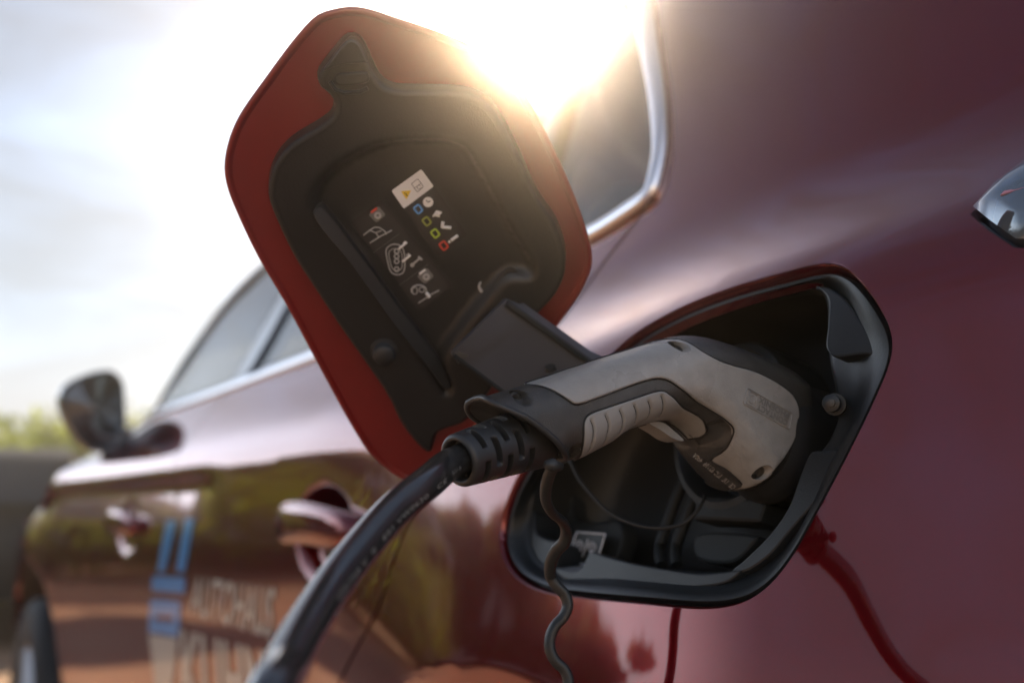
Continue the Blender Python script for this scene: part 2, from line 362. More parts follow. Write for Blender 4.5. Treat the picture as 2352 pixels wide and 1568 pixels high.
def on_side(F, Z, out=0.0):
    F = np.asarray(F, float); Z = np.asarray(Z, float)
    P = np.stack([F, Lside(F, Z), Z], -1); return P+Nside(F, Z)*(np.asarray(out).reshape(-1, 1) if np.ndim(out) else out)

def cdt(poly, holes, step, extra=None):
    loops = [np.asarray(poly, float)]+[np.asarray(h, float) for h in holes]
    P = loops[0]; lo, hi = P.min(0), P.max(0)
    gx, gy = np.meshgrid(np.arange(lo[0], hi[0], step), np.arange(lo[1], hi[1], step)); Gp = np.stack([gx.ravel(), gy.ravel()], 1)
    Gp = Gp+rng.uniform(-.05, .05, Gp.shape)*step
    if extra is not None: Gp = np.vstack([Gp, extra])
    ok = in_poly(Gp, P)
    for h in loops[1:]: ok &= ~in_poly(Gp, h)
    Gp = Gp[ok]
    for h in loops: Gp = Gp[dist_poly(Gp, h) > step*.45]
    pts = []; ed = []
    for h in loops:
        b = len(pts); pts += [Vector(map(float, q)) for q in h]; ed += [(b+i, b+(i+1) % len(h)) for i in range(len(h))]
    pts += [Vector(map(float, q)) for q in Gp]
    vs, _, fs, *_r = geometry.delaunay_2d_cdt(pts, ed, [], 0, 1e-7)
    V = np.array([[v.x, v.y] for v in vs]); C = np.array([V[list(f)].mean(0) for f in fs])
    ok = in_poly(C, loops[0])
    for h in loops[1:]: ok &= ~in_poly(C, h)
    return V, [f for f, k in zip(fs, ok) if k], loops
def side_panel(mb, poly, holes, step, m, out=0.0, flange=.014, extra=None):
    V, fs, loops = cdt(poly, holes, step, extra)
    ov = out(V) if callable(out) else out
    P = on_side(V[:, 0], V[:, 1], ov); NN = Nside(V[:, 0], V[:, 1]); NN[:, 1] *= -1
    mb.add(P, fs, m, [tuple(q) for q in NN] if not callable(out) else None)
    for h in loops:
        if flange:
            a = on_side(h[:, 0], h[:, 1], out(h) if callable(out) else out); r = .003
            nn = Nside(h[:, 0], h[:, 1]); b = a-nn*flange
            n = len(h); mb.add(np.vstack([a, b]), [(i, (i+1) % n, n+(i+1) % n, n+i) for i in range(n)], m)

def fzs(pts): return [fz(p) for p in pts]
car = empty('red_car', (1.6, 1.25, 0), 'glossy dark red car with its charging flap open and a grey plug in its side', 'car')

# outline of the charging opening, traced along the edge of the red sheet metal
PORT_PX = closed_px([(1372, 843), (1450, 772), (1520, 728), (1600, 690), (1700, 654), (1800, 626), (1865, 609), (1910, 605), (1947, 618), (1984, 652), (2022, 706), (2043, 750),
    (2050, 792), (2042, 838), (2015, 905), (1960, 1020), (1880, 1172), (1815, 1285), (1765, 1345), (1714, 1380), (1660, 1395), (1600, 1398), (1480, 1388), (1330, 1373), (1245, 1359),
    (1190, 1332), (1160, 1295), (1147, 1250), (1151, 1195), (1172, 1128), (1213, 1050), (1268, 970), (1322, 897)], 140)
PORT3 = np.array([side_hit(p) for p in PORT_PX]); PORT_FZ = PORT3[:, [0, 2]]
PC = PORT3.mean(0)
_, _, vt = np.linalg.svd(PORT3-PC); PN = vt[2]*(1 if vt[2][1] > 0 else -1)             # into the car
PE1 = np.cross(PN, [0, 0, 1.]); PE1 /= np.linalg.norm(PE1); PE2 = np.cross(PE1, PN); PE2 *= np.sign(PE2[2])
print('PORT centre', PC, 'inward', PN, 'size', np.ptp((PORT3-PC)@PE1), np.ptp((PORT3-PC)@PE2))

DOORCUT = fzs([(1484, 484), (1424, 560), (1357, 648)])+[(.655, 1.03)]+fzs([(930, 1222), (872, 1392)])+[(.985, .76), (1.04, .62), (1.06, .50), (1.06, .38)]
cut = resample(catmull(DOORCUT, False, 8), 60)
TOPZ = 1.60
CHRO = fzs([(1357, 556), (1440, 506), (1503, 456), (1531, 362), (1535, 285), (1522, 150), (1502, 8)])   # outer edge of the bright window surround
print('CHRO', CHRO, 'cut0', cut[0])
qtop = catmull([CHRO[2], CHRO[3], CHRO[4], CHRO[5], CHRO[6], (.80, 1.54), (.86, 1.60)], False, 6)
def arch(cf, cz, r, a0, a1, n=40):
    a = np.linspace(math.radians(a0), math.radians(a1), n); return np.stack([cf+r*np.cos(a), cz+r*np.sin(a)], 1)
rear_arch = arch(.56, .40, .458, 4, 176)
tail = [(-.46, .40), (-.50, .8), (-.47, 1.1), (-.38, 1.4), (-.25, 1.58)]
TAIL_FZ = np.array(fzs([(2228, 492), (2240, 468), (2296, 432), (2352, 398)])+[(.19, 1.25), (.05, 1.275), (-.2, 1.27), (-.36, 1.25), (-.40, 1.2), (-.36, 1.15), (-.1, 1.10)]+fzs([(2352, 574), (2290, 540), (2244, 514)]))
print('TAIL', TAIL_FZ)
TAIL = resample(catmull(TAIL_FZ, True, 8), 90, True)
qp = np.vstack([np.array([[.99, .40]])*0+rear_arch[:1], rear_arch[1:], [[.06, .38], [-.40, .36]], catmull(tail, False, 6), [[.2, 1.60], [.6, 1.60]], qtop[::-1], cut[1:-1], [[1.05, .43]]])
qp = np.array([q for i, q in enumerate(qp) if i == 0 or np.linalg.norm(q-qp[i-1]) > 1e-4])
mb = MB()
gx, gy = np.meshgrid(np.arange(.2, .75, .0075), np.arange(.80, 1.26, .0075))
side_panel(mb, qp, [PORT_FZ, TAIL], .02, RED, extra=np.stack([gx.ravel(), gy.ravel()], 1))
quarter = mb.build('quarter_panel', car)

# doors and front fender
gap = .004
def off_curve(c, d): t = np.gradient(c, axis=0); t /= np.linalg.norm(t, axis=1)[:, None]; return c+np.stack([-t[:, 1], t[:, 0]], 1)*d
BELT = 1.176
cutd = off_curve(cut, gap)
if cutd[10, 0] < cut[10, 0]: cutd = off_curve(cut, -gap)
mid = catmull([(1.715, BELT), (1.715, 1.0), (1.72, .8), (1.75, .6), (1.76, .38)], False, 10)
frt = catmull([(2.735, BELT-.012), (2.74, 1.0), (2.72, .8), (2.66, .6), (2.62, .38)], False, 10)
bz = lambda a, b: np.stack([np.linspace(a[0], b[0], 24), np.linspace(a[1], b[1], 24)], 1)[1:-1]
rd = np.vstack([cutd, bz(cutd[-1], mid[-1]-[gap/2, 0]), (mid-[gap/2, 0])[::-1], bz(mid[0], cutd[0])])
fd = np.vstack([mid+[gap/2, 0], bz(mid[-1], frt[-1]), frt[::-1]-[gap/2, 0], bz(frt[0], mid[0])])
doors = []
for k, (poly, (hf, hz)) in enumerate(((rd, HANDLES[0]), (fd, HANDLES[1]))):
    gx, gy = np.meshgrid(np.arange(hf-.16, hf+.16, .007), np.arange(hz-.12, hz+.10, .007))
    mb = MB(); side_panel(mb, poly, [], .022, RED, extra=np.stack([gx.ravel(), gy.ravel()], 1)); d = mb.build('door', car); doors.append(d)
    # handle: a rounded bar that bows away from the door, its cap at the rear
    hb = MB(); n = 26; R = []
    for i in range(n):
        s = i/(n-1); F = hf+.13-.26*s; lift = .018*math.sin(math.pi*min(max(s, .02), .98))**.45
        hh = .0220*(max(0, 1-(2*s-1)**6))**.5*(1.06-.25*s)+.0015; th = .0105*(max(0, 1-(2*s-1)**8))**.5+.0008
        base = np.array([F, L0(F)+PD(hz)-lift+.001, hz+.006*math.sin(math.pi*s)+.012*(1-2*s)*.3])
        R.append([base+np.array([0, -th*np.sign(math.sin(a))*abs(math.sin(a))**.8, hh*np.sign(math.cos(a))*abs(math.cos(a))**.7]) for a in np.linspace(0, 2*math.pi, 20, endpoint=False)])
    hb.rings(R, RED, True, True); hb.add(R[0], [tuple(range(20))], RED); hb.build('door_handle', d, angle=60)
ff = np.vstack([(frt+[gap/2, 0]), arch(3.13, .38, .458, 176, 4)[::1], [[3.62, .38], [3.92, .42], [3.98, .5], [3.97, .6], [3.90, .69], [3.7, .785], [3.4, .90], [3.15, .985], [2.9, 1.06], [2.80, 1.11]]])
mb = MB(); side_panel(mb, ff, [], .03, RED); fender = mb.build('front_fender', car)

# roof, bonnet, windscreen, tail: lofted across the car
MIDL = 1.27
def rail(F): return np.array([F, 0, 0])
rl = [(2.75, 1.187), (2.55, 1.294), (2.38, 1.387), (2.12, 1.50)]; print('RAIL', rl)
rail_fz = catmull(rl+[(1.82, 1.565), (1.5, 1.60), (1.1, 1.615), (.86, 1.60), (.5, 1.585), (.1, 1.57), (-.25, 1.55)], False, 8)
rail3 = on_side(rail_fz[:, 0], rail_fz[:, 1]); 
iA = int(np.argmin(abs(rail_fz[:, 0]-rl[-1][0])))
def across(P, crown, m, name, parent, n=16, fbow=0.0, off=.0):
    mb = MB(); R = []
    for p in P:
        q = []
        for k in range(n+1):
            s = k/n; c = 1-(2*s-1)**2
            q.append([p[0]+fbow*c, p[1]+(2*(MIDL-p[1]))*s, p[2]+crown*c+off])
        R.append(q)
    mb.rings(R, m, False); return mb.build(name, parent)
roof = across(rail3[iA:], .06, RED, 'roof', car)
across(rail3[:iA+1], .03, GLASS, 'windscreen', car, fbow=.12)
hood = on_side(np.array([2.78, 2.95, 3.2, 3.5, 3.75, 3.95, 4.0]), np.array([1.115, 1.045, .97, .865, .763, .65, .5])); across(hood, .05, RED, 'bonnet', car, fbow=.10)
tl = on_side(np.array([-.26, -.37, -.46, -.49, -.44]), np.array([1.56, 1.4, 1.1, .8, .38])); across(tl, .0, RED, 'tailgate', car, fbow=-.10)

# window openings: dark frame strips, panes, bright trim
def strip_on_side(mb, fzc, w0, w1, m, out, th=.006):         # ribbon of some thickness along a curve on the side
    c = np.asarray(fzc); t = np.gradient(c, axis=0); t /= np.linalg.norm(t, axis=1)[:, None]; nn = np.stack([-t[:, 1], t[:, 0]], 1)
    A = c+nn*np.asarray(w0).reshape(-1, 1); B = c+nn*np.asarray(w1).reshape(-1, 1)
    R = []
    for s_, o in ((0, out-th), (0.0, out*.6), (.12, out), (.5, out+.0012), (.88, out), (1, out*.6), (1, out-th)):
        q = A*(1-s_)+B*s_; R.append(on_side(q[:, 0], q[:, 1], o))
    R = np.array(R).transpose(1, 0, 2); mb.rings(list(R), m, False)
belt_c = resample(np.array([(2.73, 1.166), (2.2, 1.175), (1.7, 1.179), (1.2, 1.184), (.8, 1.197), (CHRO[0][0], CHRO[0][1]-.004)]), 60)
chro_c = catmull([(CHRO[0][0]+.25, 1.190), CHRO[0], CHRO[1], CHRO[2], CHRO[3], CHRO[4], CHRO[5], CHRO[6], (.80, 1.54), (.87, 1.585), (1.1, 1.600)], False, 10)
inner = fzs([(1357, 524), (1425, 468), (1470, 420), (1486, 350), (1488, 280), (1480, 160), (1478, 30)])
mb = MB()
b2 = resample(np.vstack([[[2.73, 1.168]], [[2.2, 1.177]], [[1.7, 1.181]], [[1.2, 1.186]], [[CHRO[0][0]+.25, 1.192]]]), 60)
strip_on_side(mb, b2, -.005, .011, CHROME, .006)
mb.build('belt_trim', car)
mb = MB()
ch = resample(np.vstack([chro_c]), 110); wd = np.interp(np.linspace(0, 1, 110), [0, .35, .45, .55, .75, .85, 1], [.012, .013, .018, .023, .022, .018, .010])
t_ = np.gradient(ch, axis=0)
sgn = 1 if np.dot(np.array([-t_[55, 1], t_[55, 0]]), np.array(inner[3])-ch[55]) > 0 else -1
strip_on_side(mb, ch, 0, sgn*wd, CHROME, .007)
mb.build('window_surround', car)

def pane(poly, name='window_pane', m=GLASS, out=-.006, step=.05):
    mb = MB(); poly = resample(np.asarray(poly), 70, True); side_panel(mb, poly, [], step, m, out, flange=.004); return mb.build(name, car)
rz = lambda F: float(np.interp(F, rail_fz[::-1, 0], rail_fz[::-1, 1]))
wf = [(2.70, 1.17)]+[(F, rz(F)-.02) for F in np.linspace(2.62, 1.80, 12)]+[(1.76, 1.17)]
wr = [(1.66, 1.17)]+[(F, rz(F)-.025) for F in np.linspace(1.66, 1.0, 10)]+[(.92, 1.48), (.80, 1.185)]
wq = [(.86, 1.50), (.91, 1.565)]+[(.85, 1.57), (.79, 1.53), (CHRO[6][0]+.02, CHRO[6][1]), (CHRO[5][0]+.02, CHRO[5][1]), (CHRO[4][0]+.02, CHRO[4][1]), (CHRO[3][0]+.02, CHRO[3][1]), (CHRO[2][0]+.015, CHRO[2][1]+.01), (CHRO[1][0], CHRO[1][1]+.005), (.765, 1.19)]
panes = [pane(wf), pane(wr), pane(wq)]
fr = MB()
rr = resample(rail_fz[:int(len(rail_fz)*.82)], 90)
strip_on_side(fr, rr, -.004, .026, GLOSSB, .004, .02)
sg = np.array([[1.70, 1.17], [1.71, 1.35], [1.73, 1.57]]); strip_on_side(fr, resample(sg, 20), -.05, .05, GLOSSB, .001, .03)
sg = np.array([[.78, 1.19], [.87, 1.45], [.93, 1.58]]); strip_on_side(fr, resample(sg, 20), -.02, .02, GLOSSB, .002, .03)
fr.build('window_frame', car)

# the far side of the car, seen only through its windows
def mirror_copy(o, name):
    me = o.data.copy(); q = bpy.data.objects.new(name, me); COL.objects.link(q); q.parent = car
    x, y, z = ROOT[car.name]
    me.transform(Matrix.Translation((0, -2*(MIDL-1.25), 0)) @ Matrix.Diagonal((1, -1, 1, 1))); me.flip_normals(); return q
for o in [quarter, fender]+doors+[c for c in car.children if c.name.split('.')[0] in ('window_frame', 'belt_trim')]:
    if o.data: mirror_copy(o, o.name.split('.')[0])
for F in (2.05, 1.15):
    for L in (.86, 1.62):
        R = []
        for z, hw, hd in ((.45, .22, .07), (.75, .25, .07), (1.0, .24, .06), (1.12, .20, .045), (1.16, .10, .04), (1.19, .10, .04), (1.24, .13, .05), (1.36, .12, .045), (1.40, .08, .02)):
            x0 = F-.12*(z-.4); R.append([(x0+hd*np.cos(a), L+hw*np.sign(np.sin(a))*abs(np.sin(a))**.5, z) for a in np.linspace(0, 2*np.pi, 20, endpoint=False)])
        mb = MB(); mb.rings(R, SEAT, True, True); mb.build('seat', car)
mb = MB(); q = [(2.35, .78), (2.30, .95), (2.38, 1.06), (2.60, 1.09), (2.9, 1.10)]
mb.rings([[(f, L, z) for L in np.linspace(.55, 1.99, 12)] for f, z in q], CABIN, False); mb.build('dashboard', car)
mb = MB(); a = np.linspace(0, 2*np.pi, 40); T = np.stack([2.17+.06*np.sin(a), .88+.185*np.cos(a), 1.04+.175*np.sin(a)], 1); mb.tube(T, .016, CABIN, 10, False); mb.build('steering_wheel', car)
mb = MB(); mb.box((1.4, MIDL, .42), (2.6, 1.6, .1), CABIN); mb.build('cabin_floor', car)

# wheels
def wheel(parent, F, L, r=.365, w=.22, sgn=1):
    t = MB(); prof = [(r*.66, -w*.45), (r*.9, -w*.5), (r*.985, -w*.40), (r, -w*.2), (r, w*.2), (r*.985, w*.40), (r*.9, w*.5), (r*.66, w*.45)]
    a = np.linspace(0, 2*np.pi, 48, endpoint=False)
    t.rings([[(F+q*np.cos(x), L+y, r+q*np.sin(x)) for x in a] for q, y in prof], TYRE)
    tw = t.build('tyre', parent) if False else None
    wmb = MB(); wmb.rings([[(F+q*np.cos(x), L+y, r+q*np.sin(x)) for x in a] for q, y in [(r*.67, -w*.43), (r*.6, -w*.36), (r*.58, w*.1), (.02, w*.1)]], RIM)
    for k in range(5):
        an = k*2*math.pi/5; c = np.array([F, L-w*.36, r]); dirv = np.array([math.cos(an), 0, math.sin(an)]); wmb.tube([c+dirv*.05, c+dirv*r*.62], [.035, .028], RIM, 8)
    hub = wmb.build('wheel', parent, angle=40); t.build('tyre', hub)
for F in (.56, 3.13): wheel(car, F, float(L0(F))+.13)
for F in (.56, 3.13): wheel(car, F, 2*MIDL-float(L0(F))-.13, sgn=-1)
for wf_, wz in ((.56, .40), (3.13, .38)):
    a = np.linspace(math.radians(-2), math.radians(182), 40)
    lip = [(wf_+.458*np.cos(x), float(Lside(wf_+.458*np.cos(x), wz+.458*np.sin(x)))+.012, wz+.458*np.sin(x)) for x in a]
    mb = MB(); mb.rings([lip, [(p[0], p[1]+.5, p[2]) for p in lip]], BLK, False); mb.build('wheel_arch_liner', car)

# door mirror
M0 = side_hit((285, 1000))
mc = np.array([2.62, .378, 1.205]); print('MIRROR base', M0)
mirror = None
def mpt(p, F): d = ray(p); t = (F-0)/d[0]; return EYE+d*t
mo = closed_px([(134, 905), (150, 882), (190, 862), (225, 851), (262, 850), (284, 872), (290, 920), (292, 970), (288, 1010), (262, 1032), (215, 1036), (185, 1020), (160, 985), (140, 945)], 60)
O = np.array([mpt(p, 2.55) for p in mo]); oc = O.mean(0)
mb = MB(); R = []
for s_, dF in ((.0, -.0), (.86, -.0), (.90, -.004), (.97, -.004), (1.0, .004), (1.02, .02), (1.0, .05), (.92, .085), (.75, .115), (.45, .135), (.0, .142)):
    R.append([oc+(p-oc)*s_+np.array([dF+.16*(p[1]-oc[1]), 0, 0]) for p in O])
mb.rings(R, mat('mirror_shell', (.010, .010, .011), .05, coat=1.0)); mirror = mb.build('door_mirror', car, angle=50)
mb = MB(); mb.rings([[oc+(p-oc)*s_+np.array([-.003+.16*(p[1]-oc[1]), 0, 0]) for p in O] for s_ in (.001, .84)], mat('mirror_dark', (.10, .10, .105), .05, 1.0)); mb.build('mirror_glass', mirror)
mb = MB(); e = np.array([2.68, float(Lside(2.68, 1.165)), 1.165]); mb.tube(resample(np.array([mpt((255, 1015), 2.60), mpt((285, 1006), 2.62), e+[0, .03, 0]]), 8), [.032, .030, .027, .025, .023, .022, .022, .022], GLOSSB, 14); mb.build('mirror_arm', mirror)

# tail lamp
mb = MB()
TIN = inset2(TAIL, .0025); bulge = lambda V: .0035+.011*(1-(1-np.clip(dist_poly(V, TIN)/.030, 0, 1))**2)**.5
side_panel(mb, TIN, [], .006, mat('tail_lamp_glass', (.16, .20, .24), .05, .6, coat=1.0, spec=.6), bulge, .02)
lamp = mb.build('tail_lamp', car)
mb = MB(); side_panel(mb, inset2(TAIL, .0), [inset2(TAIL, .0022)], .03, GLOSSB, -.004, .014); mb.build('lamp_gasket', lamp)
mb = MB()
ref = resample(catmull(np.array(fzs([(2318, 490), (2352, 446)])+[(.16, 1.19), (.0, 1.2), (-.2, 1.18), (0, 1.15), (.15, 1.145)]+fzs([(2352, 505)])), True, 6), 40, True)
side_panel(mb, ref, [], .02, mat('lamp_lens_red', (.50, .17, .20), .08, coat=1.0), lambda V: bulge(V)+.0006, .003); mb.build('lamp_lens', lamp)

# lettering and logo on the door
def text_mesh(txt, bold=0.0, spacing=1.0):
    cu = bpy.data.curves.new('t', 'FONT'); cu.body = txt; cu.offset = bold; cu.space_character = spacing; cu.fill_mode = 'FRONT'; cu.resolution_u = 6
    o = bpy.data.objects.new('t', cu); COL.objects.link(o); dg = bpy.context.evaluated_depsgraph_get(); me = o.evaluated_get(dg).to_mesh()
    V = np.array([v.co[:2] for v in me.vertices]); Fc = [tuple(p.vertices) for p in me.polygons]
    o.evaluated_get(dg).to_mesh_clear(); bpy.data.objects.remove(o); bpy.data.curves.remove(cu)
    lo, hi = V.min(0), V.max(0); return (V-lo)/(hi-lo), Fc
def bil(q, s, t):                           # q: bottom-left, bottom-right, top-right, top-left
    q = [np.array(a, float) for a in q]; return (q[0]*(1-s)+q[1]*s)*(1-t)+(q[3]*(1-s)+q[2]*s)*t
def text_on(mb, txt, quad, hit, m, bold=.02, spacing=1.05):
    V, Fc = text_mesh(txt, bold, spacing); mb.add([hit(bil(quad, s, t)) for s, t in V], Fc, m)
mb = MB()
dh = lambda p: side_hit(p, -.0012)
def patch_px(mb, quad, hit, m, n=6):
    vs = [hit(bil(quad, i/n, j/n)) for j in range(n+1) for i in range(n+1)]
    mb.add(vs, [(j*(n+1)+i, j*(n+1)+i+1, (j+1)*(n+1)+i+1, (j+1)*(n+1)+i) for j in range(n) for i in range(n)], m)
for q in ([(945, 870), (990, 870), (1062, 560), (1000, 560)], [(1058, 870), (1108, 870), (1168, 548), (1110, 548)], [(912, 985), (1108, 1000), (1112, 905), (916, 895)],
          [(895, 1130), (1082, 1135), (1085, 1045), (905, 1032)], [(893, 1232), (1072, 1262), (1080, 1175), (897, 1160)], [(897, 1160), (935, 1165), (935, 1128), (897, 1128)], [(1040, 1172), (1081, 1176), (1082, 1135), (1040, 1132)]):
    patch_px(mb, [c7(*a) for a in q], dh, DECALB)
patch_px(mb, [c7(*a) for a in [(935, 1600), (1030, 1600), (1068, 1270), (895, 1245)]], dh, DECALW)
text_on(mb, 'AUTOHAUS', [c7(1135, 1125), c7(1625, 1275), c7(1660, 965), c7(1160, 895)], dh, DECALW)
text_on(mb, 'KUHN', [c7(1090, 1700), c7(1640, 1800), c7(1590, 1345), c7(1085, 1215)], dh, DECALW, .03)
mb.build('door_lettering', doors[1])

# ---------------------------------------------------------------- the charging port
def to_uv(P): P = np.asarray(P); return np.stack([(P-PC)@PE1, (P-PC)@PE2], -1)
def uv3(uv, d): uv = np.asarray(uv); return PC+uv[..., :1]*PE1+uv[..., 1:2]*PE2+np.asarray(d).reshape(-1, 1)*PN
PUV = to_uv(PORT3); PD0 = (PORT3-PC)@PN
def port_hit(p, depth):                    # a picture point on the plane that lies `depth` behind the opening
    d = ray(p); t = ((PC+PN*depth-EYE)@PN)/(d@PN); return EYE+t*d
ring = lambda ins, dep, base=1.0: uv3(inset2(PUV, ins), PD0*base+dep)
port = MB()
port.rings([ring(-.0008, .0003), ring(.0003, .0006), ring(.0014, .0022), ring(.002, .005), ring(.0022, .0115)], RED)
lip = port.build('charge_port', car, angle=70)
# black surround: outer gutter, raised rim, sloping shoulder, inner wall and bowl
OPEN_PX = closed_px([(1330, 905), (1400, 830), (1470, 776), (1560, 732), (1680, 694), (1790, 672), (1850, 663), (1884, 672), (1897, 700), (1899, 760), (1903, 830), (1917, 900), (1925, 950),
    (1905, 1010), (1868, 1060), (1850, 1110), (1830, 1180), (1806, 1236), (1770, 1275), (1718, 1304), (1650, 1312), (1560, 1308), (1470, 1300), (1398, 1290), (1330, 1296), (1270, 1300), (1238, 1285), (1222, 1250), (1218, 1200), (1232, 1130), (1262, 1040), (1296, 960)], 140)
OUV = to_uv(np.array([port_hit(p, .020) for p in OPEN_PX]))
def align(Q, R):                            # start Q where it matches R best
    Q = Q if np.sum(Q[:, 0]*np.roll(Q[:, 1], -1)-np.roll(Q[:, 0], -1)*Q[:, 1])*np.sum(R[:, 0]*np.roll(R[:, 1], -1)-np.roll(R[:, 0], -1)*R[:, 1]) > 0 else Q[::-1]
    k = min(range(len(Q)), key=lambda k: ((np.roll(Q, -k, 0)-R)**2).sum()); return np.roll(Q, -k, 0)
OUV = align(OUV, PUV)
def blend(s, d): return uv3(inset2(PUV, .0063)*(1-s)+OUV*s, PD0*(1-s)+d)
tb = MB()
tb.rings([ring(.0012, .012), ring(.003, .0125), ring(.0036, .0055), ring(.0046, .0038), ring(.0062, .0042), blend(.22, .0075), blend(.45, .0135), blend(.72, .0175), blend(.88, .0182), blend(.96, .0192), blend(1.0, .0215), blend(1.015, .026), blend(1.02, .034)], TRIMP)
tb.build('port_surround', lip, angle=60)
bw = MB(); cOU = OUV.mean(0)
R = [uv3(OUV*1.0, .030+0*PD0)]
for s_, d_ in ((.99, .045), (.95, .070), (.86, .078), (.60, .079), (.0, .079)): R.append(uv3(cOU+(OUV-cOU)*s_, d_+0*PD0))
bw.rings(R, BOWL); bw.build('port_bowl', lip, angle=50)

def plate(mb, pxs, depth, th, m, n=60, bev=.0012, smoothp=True):     # rounded plate in the port, its outline traced at its own depth
    q = closed_px(pxs, n) if smoothp else resample(np.array(pxs, float), n, True)
    U = to_uv(np.array([port_hit(p, depth) for p in q]))
    I = inset2(U, bev)
    V, fs, loops = cdt(I, [], .006)
    mb.add(uv3(V, depth+np.zeros(len(V))), fs, m)
    z = np.zeros(n)
    mb.rings([uv3(I, z+depth), uv3(inset2(U, bev*.3), z+depth+bev*.3), uv3(U, z+depth+bev), uv3(U, z+depth+th)], m)
br = MB()
plate(br, [c11(855, 240), c11(800, 170), c11(760, 150), c11(850, 150), c11(925, 190), c11(1010, 270), c11(1100, 400), c11(1200, 530), c11(1262, 640), c11(1255, 680), c11(1200, 650), c11(1080, 645), c11(960, 662), c11(890, 655), c11(845, 600), c11(855, 420)], .0075, .016, TRIMP, 80)
plate(br, [c11(905, 700), c11(1000, 790), c11(1110, 910), c11(1175, 960), c11(1150, 1050), c11(1080, 1040), c11(960, 980), c11(930, 900)], .022, .02, TRIMP)
plate(br, [c11(720, 1375), c11(745, 1352), c11(900, 1345), c11(980, 1305), c11(1040, 1240), c11(1050, 1255), c11(960, 1430), c11(890, 1570), c5(1960, 640), c5(1850, 770), c5(1700, 870), c5(1600, 880), c5(1690, 800), c5(1850, 640), c5(1960, 480), c11(640, 1560)], .013, .02, TRIMP, 90)
plate(br, [c5(560, 850), c5(700, 862), c5(740, 800), c5(770, 750), c5(860, 775), c5(1000, 812), c5(1200, 850), c5(1450, 880), c5(1560, 870), c5(1680, 860), c5(1600, 930), c5(1450, 962), c5(1200, 955), c5(900, 935), c5(600, 910)], .012, .02, TRIMP, 90)
plate(br, [c5(370, 640), c5(430, 500), c5(450, 640), c5(530, 680), c5(570, 690), c5(560, 850), c5(480, 900), c5(400, 860), c5(360, 760)], .020, .02, TRIMP, 60)
br.build('port_bracket', lip, angle=40)
# the latch pin on the right, a small bolt with a washer
lt = MB(); a0 = port_hit(c11(880, 1000), .006); a1 = port_hit(c11(990, 1040), .036); ax = (a1-a0)/np.linalg.norm(a1-a0)
lt.tube([a0-ax*.0005, a0, a0+ax*.004, a0+ax*.0042, a0+ax*.008, a0+ax*.0082, a1+ax*.01], [.0030, .0042, .0043, .0028, .0028, .0054, .0054], TRIMP, 22)
lt.tube([a0-ax*.0022, a0-ax*.0018, a0], [.0012, .0022, .0023], DGREY, 16); lt.build('latch_pin', lip, angle=50)
# socket base behind the plug, ribs, connector block and the lower lens
ins = MB(); sc = port_hit((1700, 985), .05); ang = np.linspace(0, 2*np.pi, 64, endpoint=False)
def socket_ring(r, d): return [sc+PE1*r*np.cos(a)*1.0+PE2*r*np.sin(a)*1.12+PN*d for a in ang]
ins.rings([socket_ring(.046, .03), socket_ring(.046, -.006), socket_ring(.0445, -.010), socket_ring(.041, -.011), socket_ring(.039, -.008), socket_ring(.034, .01), socket_ring(.001, .01)], BOWL)
ins.build('charge_socket', lip, angle=50)
BOWLB = mat('port_block_plastic', (.014, .017, .018), .55, spec=.28, bump=.12, bscale=900)
bk = MB()
plate(bk, [c5(1400, 415), c5(1800, 430), c5(1830, 470), c5(1790, 575), c5(1500, 560), c5(1385, 560)], .040, .02, BOWLB, 50, .002, False)
plate(bk, [c5(1390, 680), c5(1420, 640), c5(1700, 640), c5(1780, 660), c5(1740, 720), c5(1640, 810), c5(1500, 820), c5(1400, 780)], .044, .02, BOWLB, 50, .002)
for (u0, v0, u1, v1) in ((1385, 200, 1190, 700), (1480, 260, 1290, 700), (1190, 700, 1200, 830), (1290, 700, 1290, 830)):
    bk.tube([port_hit(c5(u0, v0), .055), port_hit(c5((u0+u1)/2-8, (v0+v1)/2), .052), port_hit(c5(u1, v1), .050)], .0035, BOWLB, 12)
plate(bk, [c5(430, 330), c5(640, 330), c5(690, 560), c5(950, 570), c5(920, 800), c5(700, 850), c5(480, 840), c5(440, 600)], .048, .012, BOWLB, 70, .002)
bk.build('connector_block', lip, angle=40)
# the small lock sign
def stroke(mb, pts, hit, w, m, closed=False, th=.0002):      # thin raised line; w in metres
    P = [np.array(hit(p)) for p in pts]
    if closed: P = P+[P[0]]
    P = resample(np.array(P), max(len(P)*3, 6))
    mb.tube(P, w*.31, m, 6, True)
def disc(mb, c, r, hit, m, n=20, flat=1.0, rot=0):
    V = [hit((c[0]+r*math.cos(a), c[1]+r*flat*math.sin(a))) for a in np.linspace(0, 2*np.pi, n, endpoint=False)]
    mb.add(V, [tuple(range(n))], m)
SIGNP = mat('sign_print', (.62, .63, .66), .5)
sg = MB(); hp = lambda p: port_hit(p, .0385)
pl = [c5(690, 632), c5(862, 645), c5(800, 832), c5(620, 815)]
patch_px(sg, [c5(612, 822), c5(806, 842), c5(870, 636), c5(682, 622)], lambda p: port_hit(p, .0392), BOWL)
def arcpx(c, rx, ry, a0, a1, n=14): return [(c[0]+rx*math.cos(math.radians(a)), c[1]+ry*math.sin(math.radians(a))) for a in np.linspace(a0, a1, n)]
stroke(sg, pl, hp, .0020, SIGNP, True)
stroke(sg, [c5(758, 672), c5(722, 780)], hp, .0013, SIGNP)
